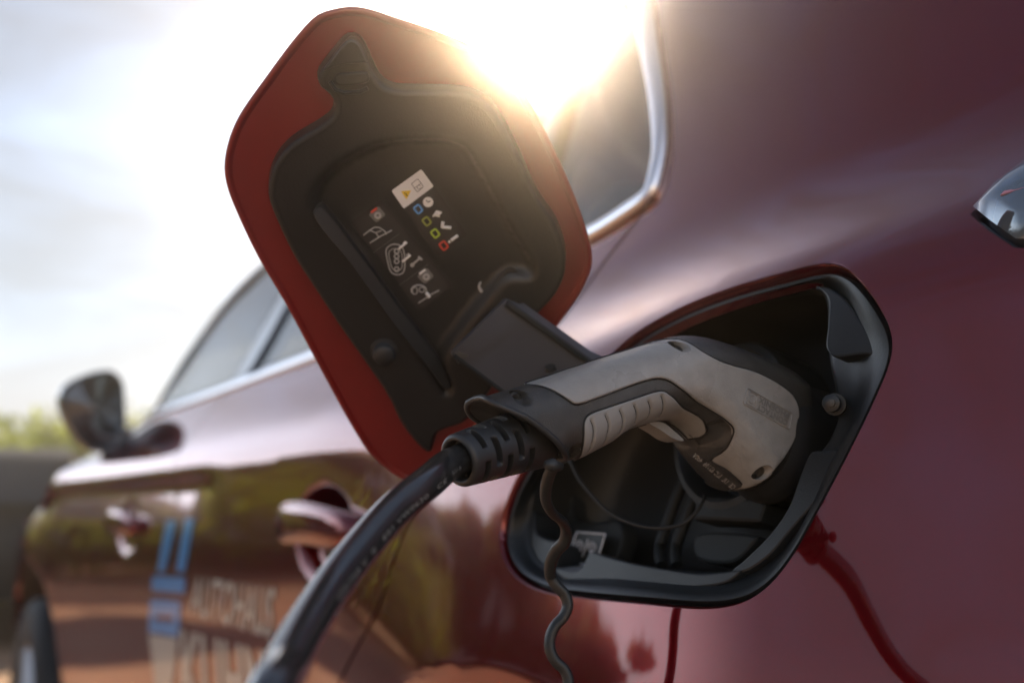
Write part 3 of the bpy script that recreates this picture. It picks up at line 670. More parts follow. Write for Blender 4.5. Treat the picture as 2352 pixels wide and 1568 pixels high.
for cxx, cyy in ((702, 712), (780, 722)):
    cc = c5(cxx, cyy); stroke(sg, arcpx(cc, 9, 11, 150, 400), hp, .0011, SIGNP)
    stroke(sg, [(cc[0]-4, cc[1]+2), (cc[0]-4, cc[1]-5), (cc[0]+3, cc[1]-6), (cc[0]+4, cc[1]+2), (cc[0]-4, cc[1]+2)], hp, .0010, SIGNP)
    stroke(sg, [(cc[0]-4, cc[1]+10), (cc[0]+4, cc[1]+10)], hp, .0026, SIGNP)
sg.build('lock_sign', lip)
# tether of the socket's own cap, sagging across the opening
th_ = MB(); pts = [c5(648, 200), c5(700, 310), c5(780, 410), c5(880, 510), c5(980, 565), c5(1100, 600), c5(1220, 606), c5(1330, 580), c5(1400, 520), c5(1440, 460), c5(1457, 415)]
P = [port_hit(p, d) for p, d in zip(pts, np.linspace(.002, .032, len(pts)))]
th_.tube(catmull(P, False, 8), .00105, STRAPM, 10); th_.build('cap_tether', lip)

# ---------------------------------------------------------------- the open flap
HA, HB = side_hit((1392, 850)), side_hit((1175, 1215))
ax_a = (HA-HB)/np.linalg.norm(HA-HB); n_out = -PN
e_f = np.cross(ax_a, n_out); e_f /= np.linalg.norm(e_f); e_f *= np.sign(e_f[0])
om = math.radians(14)
d_l = math.cos(om)*n_out+math.sin(om)*e_f
d_l = d_l-ax_a*(d_l@ax_a); d_l /= np.linalg.norm(d_l)
FN = np.cross(ax_a, d_l); FN /= np.linalg.norm(FN)
if FN@(EYE-HA) < 0: FN = -FN              # towards the lens side: the inner face
FO = (HA+HB)/2+FN*.012
FE1 = d_l; FE2 = ax_a
def flap_hit(p, h=0.0): d = ray(p); o = FO+FN*h; return EYE+d*(((o-EYE)@FN)/(d@FN))
def fuv(P): P = np.asarray(P); return np.stack([(P-FO)@FE1, (P-FO)@FE2], -1)
def f3(uv, h): uv = np.asarray(uv); return FO+uv[..., :1]*FE1+uv[..., 1:2]*FE2+np.asarray(h).reshape(-1, 1)*FN
FLAP_PX = closed_px([(765, 24), (800, 18), (838, 21), (900, 40), (1030, 84), (1130, 130), (1180, 180), (1230, 260), (1280, 360), (1330, 478), (1355, 560), (1360, 605), (1345, 650), (1290, 735), (1200, 850), (1100, 985), (1040, 1070), (1000, 1105), (950, 1112), (900, 1085), (850, 1042), (812, 985), (740, 855), (660, 705), (590, 585), (545, 490), (522, 430), (515, 385), (522, 335), (545, 275), (610, 180), (690, 75), (730, 36)], 160)
FL = np.array([flap_hit(p) for p in FLAP_PX]); FUV = fuv(FL); print('FLAP size', np.ptp(FUV, axis=0), 'centre', FL.mean(0), 'minL', FL[:, 1].min(), 'maxL', FL[:, 1].max())
z = np.zeros(160); cF = FUV.mean(0)
mb = MB(); fr_ = lambda ins, h: f3(inset2(FUV, ins), z+h)
# hemmed edge, dished inner skin; the outer skin is bowed like the body it closes
mb.rings([fr_(.0042, -.0006), fr_(.0036, -.0003), fr_(.0030, .0006), fr_(.0022, .0010), fr_(.0010, .0010), fr_(.0002, .0004), fr_(-.0002, -.0008)], REDIN); mb.rings([fr_(-.0002, -.0008), fr_(-.0001, -.0026), fr_(.0012, -.0042)], RED)
inn = inset2(FUV, .0042); V, fs, _ = cdt(inn, [], .008); mb.add(f3(V, np.full(len(V), -.0006)), fs, REDIN)
V, fs, _ = cdt(inset2(FUV, .0012), [], .010); dd = dist_poly(V, inset2(FUV, .0012)); mb.add(f3(V, -.0042-.006*(1-np.exp(-dd/.05))), fs, RED)
flap = mb.build('charge_flap', car, angle=50)
# black liner
LIN_PX = closed_px([c1(330, 1180), c1(345, 1040), c1(400, 930), c1(480, 850), c1(560, 800), c1(650, 745), c1(715, 690), c1(728, 620), c1(690, 560), c1(640, 520), c1(628, 455), c1(660, 400), c1(740, 300), c1(800, 235), c1(850, 232), c1(890, 275), c1(930, 360), c1(965, 440), c1(1010, 500), c1(1080, 535), c1(1250, 545), c1(1450, 550), c1(1560, 570), c1(1650, 620), c1(1740, 740), c1(1850, 960), c1(1950, 1180),
    c2(2060, 380), c2(2105, 500), c2(2120, 600), c2(2110, 700), c2(2050, 820), c2(1950, 930), c2(1850, 1080), c2(1700, 1330), c2(1600, 1480), c2(1500, 1580), c2(1350, 1640), (988, 1040), (930, 985), c2(1050, 1420), c2(930, 1240), c2(780, 1030), c2(640, 820), c2(480, 570), c2(380, 360), c2(340, 260)], 200)
LUV = fuv(np.array([flap_hit(p, .009) for p in LIN_PX]))
z2 = np.zeros(200); lr = lambda ins, h: f3(inset2(LUV, ins), z2+h)
mb = MB()
mb.rings([lr(-.0012, -.0009), lr(-.0006, .0030), lr(.0002, .0080), lr(.0010, .0097), lr(.0026, .0105), lr(.0040, .0102)], LIN)
I = inset2(LUV, .0040)
FRM = fuv(np.array([flap_hit(p, .005) for p in closed_px([c1(600, 1260), c1(590, 1200), c1(620, 1090), c1(700, 1000), c1(850, 900), c1(1000, 835), c1(1200, 812), c1(1400, 815), c1(1520, 860), c1(1600, 970), c2(1800, 380), c2(1940, 640), c2(1900, 700), c2(1780, 700), c2(1650, 830), c2(1480, 1040), c2(1400, 1180), c2(1440, 1350), c2(1400, 1400), c2(1330, 1300), c2(1100, 960), c2(850, 590)], 120)]))
V, fs, _ = cdt(I, [], .0023)
dq = dist_poly(V, FRM); ins_ = in_poly(V, FRM)
sd_ = np.where(ins_, dq, -dq)               # the middle field lies lower, behind a soft step
hh = .0102-.0085*sstep(-.0012, .0060, sd_)
e0, e1 = fuv(flap_hit(c2(620, 300), .006)), fuv(flap_hit(c2(1420, 1390), .006))
tt = np.clip(((V-e0)@(e1-e0))/((e1-e0)@(e1-e0)), 0, 1); dr = np.linalg.norm(V-(e0+tt[:, None]*(e1-e0)), axis=1)
mb.add(f3(V, hh), fs, LIN)
# striker at the top, bump stop, small clip
hq = lambda p: flap_hit(p, .0125)
def slab(mb, pxs, h0, h1, m, n=48, bev=.0012):
    q = closed_px(pxs, n); U = fuv(np.array([flap_hit(p, h1) for p in q])); z_ = np.zeros(n); I_ = inset2(U, bev)
    V, fs, _ = cdt(I_, [], .004); mb.add(f3(V, z_[:1].repeat(len(V))+h1), fs, m)
    mb.rings([f3(I_, z_+h1), f3(inset2(U, bev*.3), z_+h1-bev*.3), f3(U, z_+h1-bev), f3(U, z_+h0)], m)
def wedge(mb, pxs, m, n=90):                # bar with one sloping face
    q = closed_px(pxs, n); U = fuv(np.array([flap_hit(p, .012) for p in q])); d_ = e1-e0; d_ = d_/np.linalg.norm(d_); qv = np.array([-d_[1], d_[0]]); qv = qv*np.sign(qv[0]-qv[1])
    hgt = lambda u: .0118+np.clip(((u-e0)@qv)/.006, -1, 1)*.0042
    I_ = inset2(U, .0007); V_, fs_, _ = cdt(I_, [], .004); mb.add(f3(V_, hgt(V_)), fs_, m); mb.rings([f3(I_, hgt(I_)), f3(U, hgt(U)-.0008), f3(U, np.full(n, .001))], m)
wedge(mb, [c2(600, 320), c2(640, 285), c2(700, 345), c2(900, 610), c2(1130, 920), c2(1350, 1210), c2(1400, 1290), c2(1425, 1390), c2(1395, 1385), c2(1310, 1275), c2(1080, 985), c2(840, 650)], LIN)
liner = mb.build('flap_liner', flap, angle=50)
mb = MB()
slab(mb, [c10(250, 520), c10(330, 400), c10(480, 200), c10(560, 140), c10(640, 150), c10(700, 210), c10(760, 330), c10(790, 400), c10(700, 425), c10(500, 440), c10(380, 470)], .003, .0150, LIN)
slab(mb, [c10(400, 560), c10(560, 535), c10(780, 540), c10(800, 640), c10(700, 680), c10(430, 690), c10(380, 640)], .003, .0125, LIN)
mb.tube(np.array([hq(c10(330, 640)), hq(c10(400, 740)), hq(c10(500, 775)), hq(c10(700, 765)), hq(c10(790, 720))]), .0011, TRIMP, 10)
mb.build('flap_striker', flap, angle=50)
mb = MB(); bc = c2(1030, 1095); hb0 = flap_hit(bc, .0)
a = np.linspace(0, 2*np.pi, 32, endpoint=False)
mb.rings([[hb0+FE1*r*np.cos(x)+FE2*r*np.sin(x)+FN*h for x in a] for r, h in ((.0078, .004), (.0078, .0112), (.0062, .0116), (.0060, .0165), (.0052, .0175), (.0001, .0177))], BLK); mb.build('rubber_stop', flap, angle=50)
mb = MB(); slab(mb, [c2(1600, 745), c2(1612, 735), c2(1605, 765), c2(1625, 795), c2(1610, 800), c2(1592, 770)], .001, .0034, GREYP, 20, .0003); mb.build('clip', flap)
# the hinge arm: a broad bent plate from the flap into the port
mb = MB()
def strip_loft(rows, m, th):
    R = []
    for (a_, b_) in rows:
        a_, b_ = np.array(a_), np.array(b_); w = b_-a_; R.append((a_, b_))
    C = np.array([(a_+b_)/2 for a_, b_ in R]); T = np.gradient(C, axis=0); out = []
    for i, (a_, b_) in enumerate(R):
        w = b_-a_; w /= np.linalg.norm(w); t = T[i]/np.linalg.norm(T[i]); n = np.cross(w, t); n /= np.linalg.norm(n)
        if n@(EYE-C[i]) < 0: n = -n
        k = .0015
        out.append([a_+w*k, a_+w*k*2+n*k, b_-w*k*2+n*k, b_-w*k, b_-n*th, a_-n*th])
    mb.rings(out, m, True, True); mb.add(out[0], [tuple(range(6))], m)
def mixp(p, q, s): return np.array(p)*(1-s)+np.array(q)*s
rows = [(flap_hit((1030, 816), .006), flap_hit((1166, 680), .006))]
for s_ in np.linspace(.02, 1, 8):
    h_ = .014+.004*s_; h_ += .004; rows.append((flap_hit(mixp((1032, 817), (1190, 935), s_), h_), flap_hit(mixp((1167, 682), (1392, 842), s_), h_)))
A_e = port_hit((1290, 1010), .034); B_e = port_hit((1470, 900), .034); a_, b_ = rows[-1]
for s_ in (.25, .5, .75, 1.0): rows.append((a_*(1-s_)+A_e*s_+FN*.006*math.sin(math.pi*s_), b_*(1-s_)+B_e*s_+FN*.006*math.sin(math.pi*s_)))
strip_loft(rows, mat('hinge_plate', (.060, .068, .085), .40, spec=.5, rvar=.06), .008)
slab(mb, [c2(1640, 830), c2(1790, 650), c2(1880, 745), c2(1850, 850), c2(1740, 840)], .001, .006, LIN, 36)
rr_ = [b_*.94+a_*.06+FN*.0015 for a_, b_ in rows[1:]]; mb.tube(np.array(rr_), .0022, TRIMP, 8)
rr_ = [a_*.95+b_*.05+FN*.0010 for a_, b_ in rows[1:]]; mb.tube(np.array(rr_), .0014, TRIMP, 8)
mb.tube([flap_hit(c2(1500, 1150), .0165), flap_hit(c2(1500, 1150), .0190)], [.0042, .0038], TRIMP, 18)
mb.tube([flap_hit(c2(2030, 1260), .030), flap_hit(c2(2025, 1240), .030)], [.0035, .003], TRIMP, 14)
mb.build('hinge_arm', flap, angle=40)

# labels printed on stickers in the flap
lab = MB(); lh = lambda p: flap_hit(p, .0021); lh2 = lambda p: flap_hit(p, .0024); lh3 = lambda p: flap_hit(p, .0026)
def poly_px(mb, pts, hit, m): mb.add([hit(p) for p in pts], [tuple(range(len(pts)))], m)
def rnd(pts, k=.12):                        # clip the corners of a quad
    out = []; n = len(pts)
    for i in range(n):
        a_, b_, c_ = map(np.array, (pts[i-1], pts[i], pts[(i+1) % n])); d1 = a_-b_; d2 = c_-b_; r = min(np.linalg.norm(d1), np.linalg.norm(d2))*k
        p1 = b_+d1/np.linalg.norm(d1)*r; p2 = b_+d2/np.linalg.norm(d2)*r
        for s_ in np.linspace(0, 1, 5): out.append(tuple((1-s_)**2*p1+2*s_*(1-s_)*b_+s_*s_*p2))
    return out
poly_px(lab, rnd([c9(560, 520), c9(860, 300), c9(1190, 790), c9(900, 1000)], .06), lh, LABELB)
poly_px(lab, rnd([c9(430, 345), c9(730, 128), c9(855, 300), c9(555, 525)], .09), lh2, WHITE)
poly_px(lab, [c9(527, 350), c9(628, 340), c9(582, 432)], lh3, YELL)
lh4 = lambda p: flap_hit(p, .0028)
stroke(lab, [c9(560, 365), c9(582, 378), c9(575, 385), c9(596, 398)], lh4, .0006, LABELB)
stroke(lab, rnd([c9(630, 275), c9(695, 225), c9(752, 305), c9(690, 358)], .12), lh3, .0005, DIMP, True)
stroke(lab, [c9(662, 318), c9(726, 268)], lh3, .0004, DIMP); stroke(lab, arcpx(c9(708, 308), 4.5, 4.5, 0, 330), lh3, .0004, DIMP)
disc(lab, c9(798, 458), 11.8, lh3, WHITE); stroke(lab, [c9(778, 440), c9(798, 460), c9(822, 446)], lh4, .0008, LABELB)
U_ = np.array([96, 137.]); 
for k, m in enumerate((BLUEP, OLIVE, LIME, REDP)):
    o = np.array([700, 528.])+np.array([85.0, 121.5])*k
    q = [o+np.array(v) for v in ((-58, -12), (2, -58), (55, 14), (0, 60))]
    stroke(lab, rnd([c9(*((p-o)*.82+o)) for p in q], .25), lh3, .0017, m, True)
poly_px(lab, [c9(838, 605), c9(880, 540), c9(940, 555), c9(912, 590), c9(918, 612), c9(868, 600)], lh3, WHITE)
stroke(lab, [c9(850, 600), c9(880, 560), c9(895, 595), c9(930, 560)], lh3, .0018, WHITE)
stroke(lab, [c9(948, 655), c9(938, 708), c9(1030, 715)], lh3, .0030, WHITE)
stroke(lab, [c9(1030, 840), c9(1096, 792)], lh3, .0030, WHITE); disc(lab, c9(1012, 855), 3.2, lh3, WHITE)
lab.build('indicator_label', flap)
lab = MB()
poly_px(lab, rnd([c9(20, 660), c9(330, 440), c9(1040, 1300), c9(720, 1540)], .05), lh, LABELB)
for a_, b_ in ((( 250, 965), (510, 775)), ((510, 1290), (800, 1080))): stroke(lab, [c9(*a_), c9(*b_)], lh2, .0003, DIMP)
for (x, y), m in (((290, 580), REDP), ((775, 1195), WHITE)):
    poly_px(lab, rnd([c9(x-90, y+5), c9(x+10, y-85), c9(x+85, y+5), c9(x-10, y+85)], .2), lh2, DIMP)
    stroke(lab, [c9(x-62, y-18), c9(x-4, y-62)], lh3, .0022, m)
    stroke(lab, arcpx(c9(x+5, y+12), 6, 6, 0, 360), lh3, .0020, GREYP)
def carpic(x, y):
    stroke(lab, [c9(x-140, y+40), c9(x-70, y-15), c9(x-30, y-40), c9(x+20, y-38), c9(x+75, y), c9(x+90, y+30)], lh3, .0011, GREYP)
    stroke(lab, [c9(x-75, y-10), c9(x-20, y+15), c9(x+40, y-5)], lh3, .0009, GREYP); stroke(lab, [c9(x-15, y+15), c9(x+15, y+60)], lh3, .0009, GREYP)
    stroke(lab, [c9(x-75, y+118), c9(x+30, y+50), c9(x+145, y-10)], lh3, .0012, GREYP)
carpic(290, 750)
x, y = 705, 1345
stroke(lab, arcpx(c9(705, 1340), 17, 12, 150, 380, 20), lh3, .0013, GREYP); stroke(lab, arcpx(c9(735, 1335), 6, 6, 0, 360), lh3, .0009, GREYP); stroke(lab, arcpx(c9(665, 1345), 6, 8, 0, 360), lh3, .0009, GREYP)
stroke(lab, [c9(700, 1470), c9(790, 1410)], lh3, .0011, GREYP); stroke(lab, [c9(820, 1385), c9(910, 1340)], lh3, .0011, GREYP); stroke(lab, [c9(780, 1365), c9(812, 1410)], lh3, .0034, WHITE)
sock = [c9(430, 885), c9(500, 885), c9(545, 920), c9(565, 1090), c9(545, 1165), c9(490, 1185), c9(430, 1160), c9(395, 1060), c9(380, 930)]
stroke(lab, list(catmull(sock, True, 5)), lh3, .0011, GREYP, True)
so_ = [tuple(np.array(p)*.72+np.array(c9(478, 1035))*.28) for p in sock]; stroke(lab, list(catmull(so_, True, 5)), lh3, .0007, GREYP, True)
for yy in (950, 1000, 1050, 1130): stroke(lab, arcpx(c9(483, yy), 5.2, 5.2, 0, 360, 12), lh3, .0012, GREYP)
stroke(lab, [c9(505, 925), c9(585, 862)], lh3, .0022, WHITE); stroke(lab, [c9(540, 1055), c9(620, 990)], lh3, .0022, WHITE)
text_on(lab, '1', [c9(560, 885), c9(585, 865), c9(570, 845), c9(545, 865)], lh4, WHITE); text_on(lab, '2', [c9(590, 1015), c9(628, 990), c9(606, 965), c9(572, 990)], lh4, WHITE)
stroke(lab, [c9(640, 1085), c9(715, 1020)], lh3, .0019, GREYP); disc(lab, c9(640, 1088), 5, lh3, GREYP); stroke(lab, [c9(700, 1005), c9(738, 1035)], lh3, .0022, GREYP)
lab.build('instruction_label', flap)

# ---------------------------------------------------------------- the plug and its cable
PFX = .392                                   # its mid plane stands across the car at this distance ahead
plug = empty('charging_cable', (PFX, .30, 1.0), 'grey and black charging plug with a thick cable plugged into the red car', 'charging cable')
def mid_hit(p, k=0.0): d = ray(p); t = (PFX-k)/d[0]; return EYE+d*t
W_ = lambda u: .0195+.0090*sstep(.255, .345, u)
BODY = [(300, 578, -.1), (450, 535, 0), (600, 489, 0), (900, 381, 0), (1200, 287, 0), (1400, 224, 0), (1475, 207, 0), (1560, 212, 0), (1650, 235, 0), (1800, 287, 0), (1950, 347, 0), (2080, 420, 0), (2190, 490, .2),
    (2262, 560, .5), (2290, 640, .6), (2275, 760, .6), (2235, 880, .6), (2170, 990, .6), (2090, 1070, .6), (2010, 1115, .5), (1945, 1135, .4), (1880, 1128, .3), (1790, 1070, .1), (1700, 985, 0), (1620, 910, -.1), (1560, 850, -.2), (1500, 805, -.3),
    (1410, 745, -.4), (1330, 722, -.4), (1240, 745, -.2), (1150, 785, 0), (1060, 850, 0), (985, 900, .1), (910, 945, .2), (872, 950, .5)]
REAR = [(872, 950, .5), (852, 915, .9), (800, 852, 1), (720, 780, 1), (610, 700, 1), (490, 640, .9), (400, 606, .6), (330, 588, .2), (300, 578, -.1)]
B3 = np.array([mid_hit(c3(x, y), k*W_(.3)) for x, y, k in BODY]); R3 = np.array([mid_hit(c3(x, y), k*.0195) for x, y, k in REAR])
BA = resample(catmull(B3[:, 1:], False, 8), 205); BR = resample(catmull(R3[:, 1:], False, 8), 36); BUV = np.vstack([BA[:-1], BR[:-1]])
def dist_open(P):                           # distance to the outline, its open rear end left out
    P = np.asarray(P, float); A = BA[:-1]; D = BA[1:]-A; L2 = np.maximum((D**2).sum(1), 1e-18); out = np.empty(len(P))
    for i in range(0, len(P), 4000):
        x = P[i:i+4000, :1]-A[:, 0]; y = P[i:i+4000, 1:]-A[:, 1]; t = np.clip((x*D[:, 0]+y*D[:, 1])/L2, 0, 1)
        out[i:i+4000] = np.sqrt(((x-t*D[:, 0])**2+(y-t*D[:, 1])**2).min(1))
    return out
print('PLUG size', np.ptp(BUV, axis=0), BUV.min(0), BUV.max(0))
def tfun(UV, R=.017, raw=False):
    UV = np.atleast_2d(UV); d = dist_open(UV); d = np.where(in_poly(UV, BUV) | (dist_poly(UV, BR) < 1e-5), d, 0)
    t = W_(UV[:, 0])*(1-(1-np.clip(d/R, 0, 1))**2.3)**.5
    for (c, r, dep) in ([] if raw else DIMPLES): t = t-dep*sstep(r*1.15, r*.85, np.linalg.norm(UV-c, axis=1))
    return t
DIMPLES = []
GRIDT = None
def tlook(UV):                               # fast look-up of the same thickness
    global GRIDT
    if GRIDT is None or GRIDT[0] != len(DIMPLES):
        lo = BUV.min(0)-.002; st = .0003; nx, ny = np.ceil((BUV.max(0)+.002-lo)/st).astype(int)+1
        X, Y = np.meshgrid(lo[0]+np.arange(nx)*st, lo[1]+np.arange(ny)*st, indexing='ij'); Q_ = np.stack([X.ravel(), Y.ravel()], 1)
        GRIDT = (len(DIMPLES), lo, st, tfun(Q_).reshape(nx, ny), in_poly(Q_, BUV).reshape(nx, ny))
    _, lo, st, T, I_ = GRIDT; q = (np.atleast_2d(UV)-lo)/st; q = np.clip(q, 0, np.array(T.shape)-1.001); i = q.astype(int); f = q-i
    a = T[i[:, 0], i[:, 1]]*(1-f[:, 0])+T[i[:, 0]+1, i[:, 1]]*f[:, 0]; b = T[i[:, 0], i[:, 1]+1]*(1-f[:, 0])+T[i[:, 0]+1, i[:, 1]+1]*f[:, 0]
    return a*(1-f[:, 1])+b*f[:, 1], I_[i[:, 0], i[:, 1]]
def plug_hit(p, lift=0.0):
    d = ray(p); lo = (PFX-.034)/d[0]; hi = (PFX+.01)/d[0]; ts = np.linspace(lo, hi, 60); P = EYE+ts[:, None]*d
    tl_, in_ = tlook(P[:, 1:]); g_ = P[:, 0]-(PFX-tl_-lift); k = np.where((g_ > 0) & in_)[0]
    if len(k) == 0:
        j = int(np.argmin(dist_poly(P[:, 1:], BUV))); q = P[j].copy(); q[0] = PFX-float(tfun(q[None, 1:])[0])-lift; return q
    j = max(k[0]-1, 0); a, b = ts[j], ts[min(j+1, 59)]
    for _ in range(18):
        c = (a+b)/2; q = EYE+c*d
        if q[0]-(PFX-float(tlook(q[None, 1:])[0][0])-lift) > 0: b = c
        else: a = c
    return EYE+b*d
puv = lambda p: plug_hit(p)[1:]
SCREW = [c3(578, 572), c3(1519, 266), c3(2018, 1022), c3(1722, 790), c3(880, 905)]
sc_uv = [puv(p) for p in SCREW]; DIMPLES = [(u, .0036, .007) for u in sc_uv[:3]]+[(sc_uv[3], .006, .004), (sc_uv[4], .0036, .006)]
def pillow(mb, outline, m, lift, step, both=False, holes=(), edge=None, fine=None):
    V, fs, loops = cdt(outline, list(holes), step, fine)
    t = tfun(V); 
    P = np.stack([PFX-t-lift, V[:, 0], V[:, 1]], 1); mb.add(P, fs, m)
    if both: mb.add(np.stack([PFX+t+lift, V[:, 0], V[:, 1]], 1), fs, m)
fine = np.vstack([u+np.stack([r*np.cos(a), r*np.sin(a)], 1) for u in sc_uv for r in (.0012, .0024, .0031, .0034, .0038, .0042, .0050, .006, .007) for a in [np.linspace(0, 2*np.pi, 22, endpoint=False)]])
edges = np.vstack([inset2(BUV, q) for q in (.0004, .0010, .0018, .003, .0045)])
edges = edges[in_poly(edges, BUV)]
def plug_body():
    mb = MB(); V, fs, loops = cdt(BUV, [], .0024, np.vstack([fine, edges]))
    return V, fs
_old = cdt
def cdt_raw(poly, holes, G):                 # triangulate with exactly the given inner points
    loops = [np.asarray(poly, float)]+[np.asarray(h, float) for h in holes]
    G = G[in_poly(G, loops[0])]
    for h in loops[1:]: G = G[~in_poly(G, h)]
    for h in loops: G = G[dist_poly(G, h) > .00025]
    key = np.unique(np.round(G/.0003).astype(int), axis=0, return_index=True)[1]; G = G[key]
    pts = []; ed = []
    for h in loops:
        b = len(pts); pts += [Vector(map(float, q)) for q in h]; ed += [(b+i, b+(i+1) % len(h)) for i in range(len(h))]
    pts += [Vector(map(float, q)) for q in G]
    vs, _, fs, *_r = geometry.delaunay_2d_cdt(pts, ed, [], 0, 1e-9)
    V = np.array([[v.x, v.y] for v in vs]); C = np.array([V[list(f)].mean(0) for f in fs]); ok = in_poly(C, loops[0])
    for h in loops[1:]: ok &= ~in_poly(C, h)
    return V, [f for f, k in zip(fs, ok) if k]
gx, gy = np.meshgrid(np.arange(BUV[:, 0].min(), BUV[:, 0].max(), .0024), np.arange(BUV[:, 1].min(), BUV[:, 1].max(), .0024)); GRID = np.stack([gx.ravel(), gy.ravel()], 1)
GRID = GRID[dist_poly(GRID, BUV) > .005]
near = np.zeros(len(GRID), bool)
for u in sc_uv: near |= np.linalg.norm(GRID-u, axis=1) < .0075
ALLG = np.vstack([GRID[~near], fine, edges])
mb = MB(); V, fs = cdt_raw(BUV, [], ALLG); t = tfun(V)
b0 = mb.add(np.stack([PFX-t, V[:, 0], V[:, 1]], 1), fs, DGREY); mb.add(np.stack([PFX+t, V[:, 0], V[:, 1]], 1), fs, DGREY)
shell = mb.build('connector_shell', plug, angle=75)

def overlay(name, pxs, m, lift, n=150, holes=(), parent=shell, ribs=None, closed=True):
    U = resample(catmull(np.array([puv(c3(*p)) for p in pxs]), True, 6), n, True)
    hl = [u+np.stack([r*np.cos(a), r*np.sin(a)], 1) for u, r in holes for a in [np.linspace(0, 2*np.pi, 28, endpoint=False)]]
    I = inset2(U, .0009); mb = MB()
    edg = np.vstack([inset2(U, q) for q in (.0014, .0022, .0034)]); V, fs = cdt_raw(I, hl, np.vstack([ALLG, edg]))
    t = tfun(V, raw=True)+lift
    if ribs is not None: t = t-ribs(V)
    mb.add(np.stack([PFX-t, V[:, 0], V[:, 1]], 1), fs, m)
    f = lambda uv, l: np.stack([PFX-np.maximum(tfun(uv, raw=True), 0)-l, uv[:, 0], uv[:, 1]], 1)
    mb.rings([f(I, lift), f(inset2(U, .0004), lift-.0001), f(inset2(U, .0001), lift-.0005), f(U, lift*.3), f(U, -.0016)], m)
    lo_ = f(inset2(U, -.0002), .0003); mb.tube(np.vstack([lo_, lo_[:2]]), .00048, HOLE, 6, False)
    for h, (u, r) in zip(hl, holes):
        T0 = tfun(h, raw=True); mb.rings([np.stack([PFX-T0-lift+q_, u[0]+(h[:, 0]-u[0])*k_, u[1]+(h[:, 1]-u[1])*k_], 1) for q_, k_ in ((.0001, 1.0), (.0007, .93), (.0055, .90))], m)
    return mb.build(name, parent, angle=60)
DIM_SAVE = DIMPLES
PANEL = [(600, 494), (750, 436), (900, 387), (1050, 336), (1200, 291), (1320, 252), (1420, 225), (1490, 220), (1560, 240), (1640, 290), (1745, 348), (1850, 386), (1950, 412), (2050, 456), (2140, 510), (2200, 565), (2232, 640), (2228, 745), (2195, 850), (2140, 940), (2080, 1012), (2010, 1080), (1945, 1128),
    (1900, 1088), (1820, 1012), (1728, 932), (1790, 892), (1828, 832), (1830, 762), (1790, 702), (1700, 642), (1600, 578), (1520, 512), (1450, 468), (1380, 456), (1300, 474), (1200, 508), (1100, 546), (1000, 583), (930, 606), (885, 610), (840, 580), (760, 530), (680, 502)]
overlay('side_panel', PANEL, GREY, .0012, 220, [(sc_uv[1], .0036), (sc_uv[2], .0036)])
GRIPP = [(958, 695), (985, 672), (1100, 630), (1250, 580), (1370, 541), (1420, 536), (1462, 562), (1520, 620), (1600, 670), (1650, 705), (1664, 742), (1640, 790), (1600, 815), (1550, 826), (1480, 764), (1430, 730), (1380, 718), (1330, 728), (1250, 752), (1160, 798), (1090, 848), (1030, 893), (960, 928), (902, 944), (928, 890), (944, 800), (946, 730)]
RIBS = [[(985, 712), (1000, 760), (990, 850), (955, 915)], [(1072, 680), (1090, 735), (1075, 820), (1045, 870)], [(1158, 650), (1175, 700), (1160, 780), (1130, 820)], [(1243, 620), (1258, 665), (1245, 730)], [(1328, 592), (1342, 635), (1322, 700)], [(1408, 563), (1420, 610), (1395, 690)]]
RUV = [resample(catmull(np.array([puv(c3(*p)) for p in r]), False, 8), 30) for r in RIBS]
def rib_fn(V):
    t = np.zeros(len(V))
    for r in RUV:
        d = np.min(np.linalg.norm(V[:, None]-r[None], axis=2), axis=1); t = np.maximum(t, .0015*np.exp(-(d/.00062)**2))
    return t
ribg = np.vstack([r+np.array([o, 0]) for r in RUV for o in (-.0018, -.0011, -.0007, -.00035, 0, .00035, .0007, .0011, .0018)])
ALLG0 = ALLG; ALLG = np.vstack([ribg, ALLG])
overlay('grip_pad', GRIPP, GRIP, .0011, 150, [], shell, rib_fn); ALLG = ALLG0
# second half of the grip, seen under the first, is the trigger guard
mb = MB()
gq = [c3(1340, 722), c3(1400, 742), c3(1480, 805), c3(1530, 838), c3(1500, 828), c3(1420, 785)]
gq = [c3(1335, 720), c3(1420, 722), c3(1480, 765), c3(1548, 832), c3(1490, 820), c3(1420, 775)]
G1 = np.array([mid_hit(p, .004) for p in closed_px(gq, 40)]); mb.rings([G1, G1+np.array([.012, 0, 0])], GRIP, True, True); mb.add(G1, [tuple(range(40))], GRIP); mb.build('trigger', shell, angle=40)
# screw heads deep in their holes
for u in sc_uv[:3]+sc_uv[4:]:
    mb = MB(); a = np.linspace(0, 2*np.pi, 24, endpoint=False); F_ = PFX-float(tfun(u[None], raw=True)[0])+.0066
    mb.rings([[(F_-h, u[0]+r*math.cos(x), u[1]+r*math.sin(x)) for x in a] for r, h in ((.0033, 0), (.0031, .0004), (.0012, .0004), (.0010, -.001), (.0001, -.001))], HOLE); mb.build('screw', shell)
